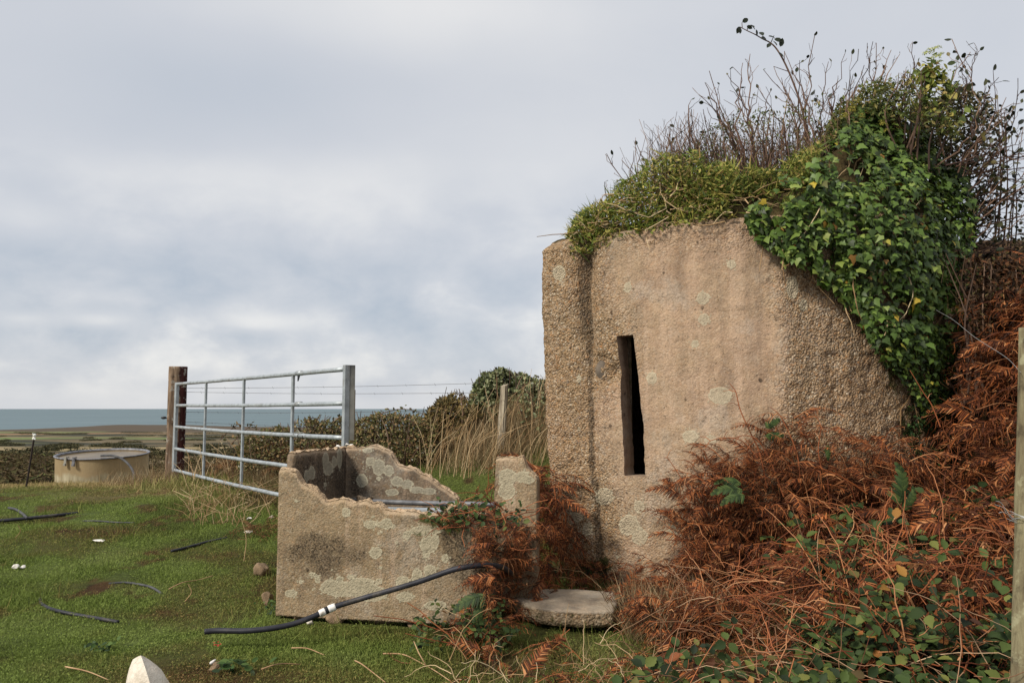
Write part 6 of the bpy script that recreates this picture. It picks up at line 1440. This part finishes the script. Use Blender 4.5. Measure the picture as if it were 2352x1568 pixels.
t = NT('pinkish_straw'); straw_m = t.fin(t.ramp(t.rpi(), [(0, lin(96, 66, 46)), (.5, lin(146, 108, 80)), (1, lin(192, 160, 126))]), .75, None, .2)
stems(1500, (.95, 3.5), (3.1, 5.2), (.18, .5), .0030, rbs_m, 'bracken_stems', 'wiry reddish dead stems curving through the bracken tangle', .42, None, lambda x, y: rg.random(len(x)) < sstep(.8, 1.6, x))
stems(230, (.55, 2.6), (2.75, 4.4), (.2, .55), .0022, straw_m, 'straw_stems', 'pale straw stems criss-crossing over the brambles at bottom right', .28)
stems(130, (-.3, .6), (3.1, 5.3), (.12, .35), .0022, stalk_m, 'straw_stalks', 'pale broken straws in the weeds between trough and slab', .12)
# thin tall stems against the wall
root = empty('bramble_shoots', P(1760, 1140, 4.7), 'thin dark red shoots rising from the bracken in front of the concrete', 'shoots')
for pp, d_, r_ in [([(1762, 1120), (1745, 1040), (1722, 990), (1700, 940), (1690, 900), (1676, 880)], 4.75, .0035), ([(1800, 1140), (1770, 1060), (1740, 1010), (1705, 1000), (1690, 1012)], 4.7, .003), ([(1740, 1050), (1722, 1030), (1700, 1010), (1668, 1005), (1632, 1012), (1620, 1030)], 4.75, .003), ([(1840, 1130), (1830, 1040), (1795, 960), (1770, 935)], 4.7, .003), ([(1900, 1120), (1880, 1040), (1885, 980), (1870, 950)], 4.7, .003), ([(2160, 980), (2140, 930), (2120, 900), (2090, 850)], 4.9, .003), ([(1660, 1160), (1620, 1110), (1590, 1090), (1560, 1082)], 4.8, .003), ([(1640, 1180), (1600, 1150), (1540, 1060), (1525, 1050)], 4.85, .0026)]:
    b = MB(); ps = catmull([P(a_, c_, d_) for a_, c_ in pp], 6); b.tube(ps, np.linspace(r_ * 1.4, r_ * .6, len(ps)), 5, False)
    for k in range(4, len(ps) - 2, 5):
        d2 = unit(rg.normal(size=3) * [1, .3, .7]); b.tube([ps[k], ps[k] + d2 * .04, ps[k] + d2 * .08 + [0, 0, -.02]], [.0022, .0018, .001], 4, False)
    b.build('shoot', rbs_m, root)
# sparse rusty bracken sprays in front of the concrete
n = 1250; x = rg.uniform(1.03, 2.62, n); y = wallY(x) - rg.uniform(.03, .45, n); pos, R__, s__ = bracken(x, y, 0, 1, (.13, .30), rg, None, (-.4, .9)); ztop_ = np.interp(x, [.87, 1.03, 1.24, 1.4, 1.62, 1.94, 2.2, 2.37, 2.6], [.5, .72, .9, 1.02, 1.08, 1.06, 1.0, .9, .7]) * (1 + .22 * fbm(xyz(x * 5, 0 * x), 2, 7)); pos[:, 2] = np.interp(rg.random(n) ** 1.5, [0, 1], [.3, 1]) * ztop_
put('bracken_spray', [(pos, R__, s__)], 'sparse rusty sprays of bracken in front of the lower wall', 'bracken')

# ------------------------------------------------------------------ brambles in the lower right corner
bl_m = leaf_mat('bramble_leaves', [(0, lin(26, 36, 18)), (.3, lin(42, 56, 26)), (.6, lin(58, 74, 34)), (.85, lin(78, 92, 44)), (.93, lin(106, 108, 52)), (.955, lin(70, 40, 34)), (.975, lin(150, 110, 50)), (1, lin(120, 60, 40))], .62, .2, .15, patch=2.5)
def trefoil(b, pos, nrm, size, rg):
    n = len(pos); t_ = unit(np.cross(nrm, rnd_unit(n, rg))); s_ = np.cross(nrm, t_)
    for a_ in (0, 1.9, -1.9):
        d_ = t_ * math.cos(a_) + s_ * math.sin(a_); b.scatter(BRAM, pos + d_ * .12 * size[:, None], frames(nrm + .35 * rnd_unit(n, rg), d_ - .3 * nrm), size * (1 if a_ == 0 else .85))
def bramble(label, n, xr, yr, dens, up, size, seed):
    rg = np.random.default_rng(seed); x = rg.uniform(*xr, n); y = rg.uniform(*yr, n); ok = rg.random(n) < dens(x, y); x, y = x[ok], y[ok]; k = len(x)
    pos = np.stack([x, y, hgt(x, y) + up * (.15 + .85 * rg.random(k))], -1); root = empty('bramble', (np.mean(x), np.mean(y), float(hgt(np.mean(x), np.mean(y)))), label, 'bramble', 'brambles at the foot of the bank')
    b = MB(); trefoil(b, pos, unit(np.array([0, -.5, 1.0]) + .55 * rnd_unit(k, rg)), rg.uniform(*size, k), rg); b.build('leaves', bl_m, root)
    b = MB()
    for i_ in range(max(8, k // 9)):
        j = rg.integers(k); q0 = pos[j].copy(); q0[2] = hgt(q0[0], q0[1]); q1 = pos[j] + rg.normal(size=3) * [.25, .12, .06]; twig(b, q0, q1, .004, rg, .15, 1, .002, .008, 1)
    b.build('stems', rbs_m, root)
cl = lambda x, y, s: np.clip(.55 + 1.6 * fbm(xyz(x * 2.6, y * 2.6), 3, s), 0, 1)
bramble('low dark bramble patch with large leaves along the bottom right edge', 2900, (.35, 2.3), (2.4, 3.6), lambda x, y: cl(x, y, 3) * (1 - sstep(3.1, 3.6, y) * .75) * sstep(.2, .5, x), .28, (.035, .075), 61)
bramble('lighter green bramble sprig climbing out of the bracken, right of centre', 220, (1.2, 1.75), (3.2, 3.6), lambda x, y: cl(x, y, 4), .34, (.045, .07), 62)
bramble('dark bramble leaves in shade beside the close wooden post', 900, (1.4, 2.7), (2.9, 4.6), lambda x, y: cl(x, y, 5) * .9, .5, (.045, .075), 63)
bramble('few small bramble leaves trailing over the front of the trough', 150, (-.5, .0), (4.0, 4.36), lambda x, y: .7 + 0 * x, .2, (.022, .045), 64)
# leaves trailing over the broken rim of the trough
rg = np.random.default_rng(71); pp = []
for _ in range(150):
    a_ = rg.uniform(985, 1205); c_ = 1175 + rg.normal() * 18 + (a_ - 1000) * .02; sx = on_plane(a_, c_, TA, e1); pp.append(np.append(TA + e1 * sx[0] - e2 * rg.uniform(.01, .09), sx[1]))
pp = np.array(pp); root = empty('trailing_bramble', pp.mean(0), 'small bramble trailing over the broken rim near the standing end of the trough', 'bramble')
b = MB(); b.scatter(OVAL, pp, frames(np.array([0, -.8, .6]) + .6 * rnd_unit(len(pp), rg), rnd_unit(len(pp), rg) + [0, 0, -.5]), rg.uniform(.018, .042, len(pp))); b.build('leaves', bl_m, root)
b = MB()
for _ in range(46):
    a_, c_ = rg.uniform(1000, 1200), rg.uniform(1160, 1215); q0 = P(a_, c_, 4.38 - (a_ - 1000) * .0004); twig(b, q0, q0 + unit([rg.normal(), -.15 + .1 * rg.normal(), rg.normal() * .6]) * rg.uniform(.08, .25), .0028, rg, .2, 2, .0015, .008, 1)
b.build('stems', rbs_m, root)
# two bigger pale leaves beside the pillar
# ------------------------------------------------------------------ green ferns
GF = [frond(100 + i, 17, .2, True) for i in range(2)]
fern_m = leaf_mat('green_fern', [(0, lin(38, 52, 26)), (.5, lin(56, 74, 36)), (1, lin(84, 98, 50))], .6, .25, .25)
def fern(label, fr, seed):
    root = empty('fern', fr[0][0], label, 'fern', 'green ferns among the dead bracken')
    for i_, (q0, d_, nrm, L_) in enumerate(fr): b = MB(); b.scatter(GF[i_ % 2], np.array([q0]), frames(np.array([nrm], float), np.array([d_], float)), np.array([L_])); b.build('frond', fern_m, root, smooth=False)
    return root
fern('drooping green fern frond in front of the trough, left of the slab', [(P(1135, 1362, 4.05), [-.9, -.3, -.28], [-.1, -.8, .6], .24), (P(1128, 1366, 4.05), [-.5, -.5, -.6], [0, -.9, .3], .17)], 1)
fern('upright green fern frond in the bracken before the right part of the wall', [(P(2058, 1180, 4.3), [.12, -.25, 1], [.1, -1, .1], .30), (P(2060, 1180, 4.3), [.5, -.3, .7], [0, -1, .2], .2)], 2)
fern('yellowish green fern patch low on the wall, right of the slit', [(P(1720, 1128, 4.6), [-1, -.15, -.02], [0, -.8, .6], .24), (P(1715, 1120, 4.62), [-.9, -.1, .3], [0, -.8, .6], .2), (P(1720, 1135, 4.58), [-.8, -.1, -.35], [0, -.8, .6], .2)], 3)
fern('dark green fern frond half hidden in bracken near the wooden post', [(P(2180, 1330, 3.6), [-.9, -.3, .2], [0, -.7, .7], .28), (P(2120, 1440, 3.2), [-.6, -.3, .5], [0, -.7, .7], .2)], 4)
fern('small green fern sprig above the yellowish patch in front of the wall', [(P(1750, 990, 4.72), [.5, -.2, .5], [0, -.9, .4], .16), (P(1745, 1000, 4.72), [.9, -.2, .1], [0, -.9, .4], .16), (P(1898, 1015, 4.72), [0.05, -.2, -1], [0, -1, .2], .12)], 5)
# weeds at the corners of the trough and under the bunker's foot
weed_m = leaf_mat('green_weeds', [(0, lin(34, 50, 22)), (.5, lin(58, 82, 34)), (1, lin(88, 108, 50))], .6, .25, .2)
rg = np.random.default_rng(81)
def weed(label, px, py, w_, n, size, up, T=OVAL):
    b = MB(); c_ = grd(px, py); pos = c_ + rg.normal(size=(n, 3)) * [w_, w_ * .5, 0] + np.stack([0 * rg.random(n), 0 * rg.random(n), up * rg.random(n)], -1); pos[:, 2] = np.maximum(pos[:, 2], hgt(pos[:, 0], pos[:, 1]) + .005)
    b.scatter(T, pos, frames(np.array([0, -.5, .9]) + .7 * rnd_unit(n, rg), rnd_unit(n, rg) + [0, 0, .3]), rg.uniform(*size, n)); o = b.build('weed', weed_m); tag(o, label, 'weed', 'green weeds')
weed('dark leafy weed at the foot of the left trough corner', 632, 1412, .05, 90, (.012, .026), .09)
weed('dull green grassy weed under the drooping fern by the trough', 1075, 1405, .13, 260, (.03, .08), .12, THIN)
weed('small green weed beside the taped joint of the hose', 752, 1418, .04, 40, (.014, .03), .04)
weed('green weed with white specks under the trough near the fern', 940, 1432, .05, 50, (.015, .032), .06)
weed('mossy green weed at the foot of the bunker, left of the joint', 1335, 1318, .10, 150, (.012, .026), .05)
weed('mossy green weed at the foot of the bunker, right of the joint', 1395, 1312, .06, 80, (.012, .026), .08)
weed('light green seedling in the near grass left of the pale stone', 232, 1495, .045, 26, (.02, .036), .05)
weed('pale green broad-leaved weed just right of the broken brick', 545, 1545, .05, 26, (.03, .05), .05)
weed('small bright weed beside the slab among bracken', 1268, 1318, .05, 40, (.014, .03), .06)
# plants growing inside the dark chamber
b = MB(); pos = c0 + inw * .55 + np.stack([rg.normal(size=260) * .12, rg.normal(size=260) * .08, 0 * rg.random(260)], -1); pos[:, 2] = rg.uniform(.3, 1.35, 260)
b.scatter(OVAL, pos, frames(np.array([-.5, -.8, .4]) + .6 * rnd_unit(260, rg), rnd_unit(260, rg)), rg.uniform(.03, .055, 260)); o = b.build('chamber_plant', weed_m); tag(o, 'leafy plant growing in the dark chamber behind the slit', 'plant')
# wire tied round the near post and strands running off it
t = NT('bright_fence_wire'); bw_m = t.fin(lin(168, 168, 164), .45, None, .5, .5)
root = empty('post_wire', P(2340, 1190, 2.85), 'bright twisted wire tied round the close wooden post', 'wire')
b = MB(); c_ = P(2366, 1193, 2.83)
for k in range(3): an = np.linspace(0, 2 * math.pi, 40); b.tube(c_ + np.stack([.062 * np.cos(an), .062 * np.sin(an), .012 * np.sin(an * 2 + k) + k * .008], -1), .0013, 5, False)
b.build('loop', bw_m, root); b = MB()
for pp in [[(2335, 1195), (2318, 1180), (2300, 1155), (2288, 1150)], [(2333, 1198), (2312, 1178), (2304, 1165), (2285, 1158)], [(2336, 1200), (2325, 1196), (2312, 1190)], [(2310, 1178), (2302, 1175), (2294, 1178)]]: b.tube(catmull([P(a_, q_, 2.78) for a_, q_ in pp], 6), .0011, 4, False)
b.build('loose_end', bw_m, root)
for pp, lab in [([(2345, 856), (2310, 820), (2240, 775), (2190, 735), (2150, 712)], 'thin grey wire sagging from the close post towards the ivy')]:
    b = MB(); ps = catmull([P(a_, q_, 2.85 + 1.6 * i_ / 4) for i_, (a_, q_) in enumerate(pp)], 6); b.tube(ps, .0010, 4, False); o = b.build('loose_wire', bw_m); tag(o, lab, 'wire', 'loose wires by the close post')
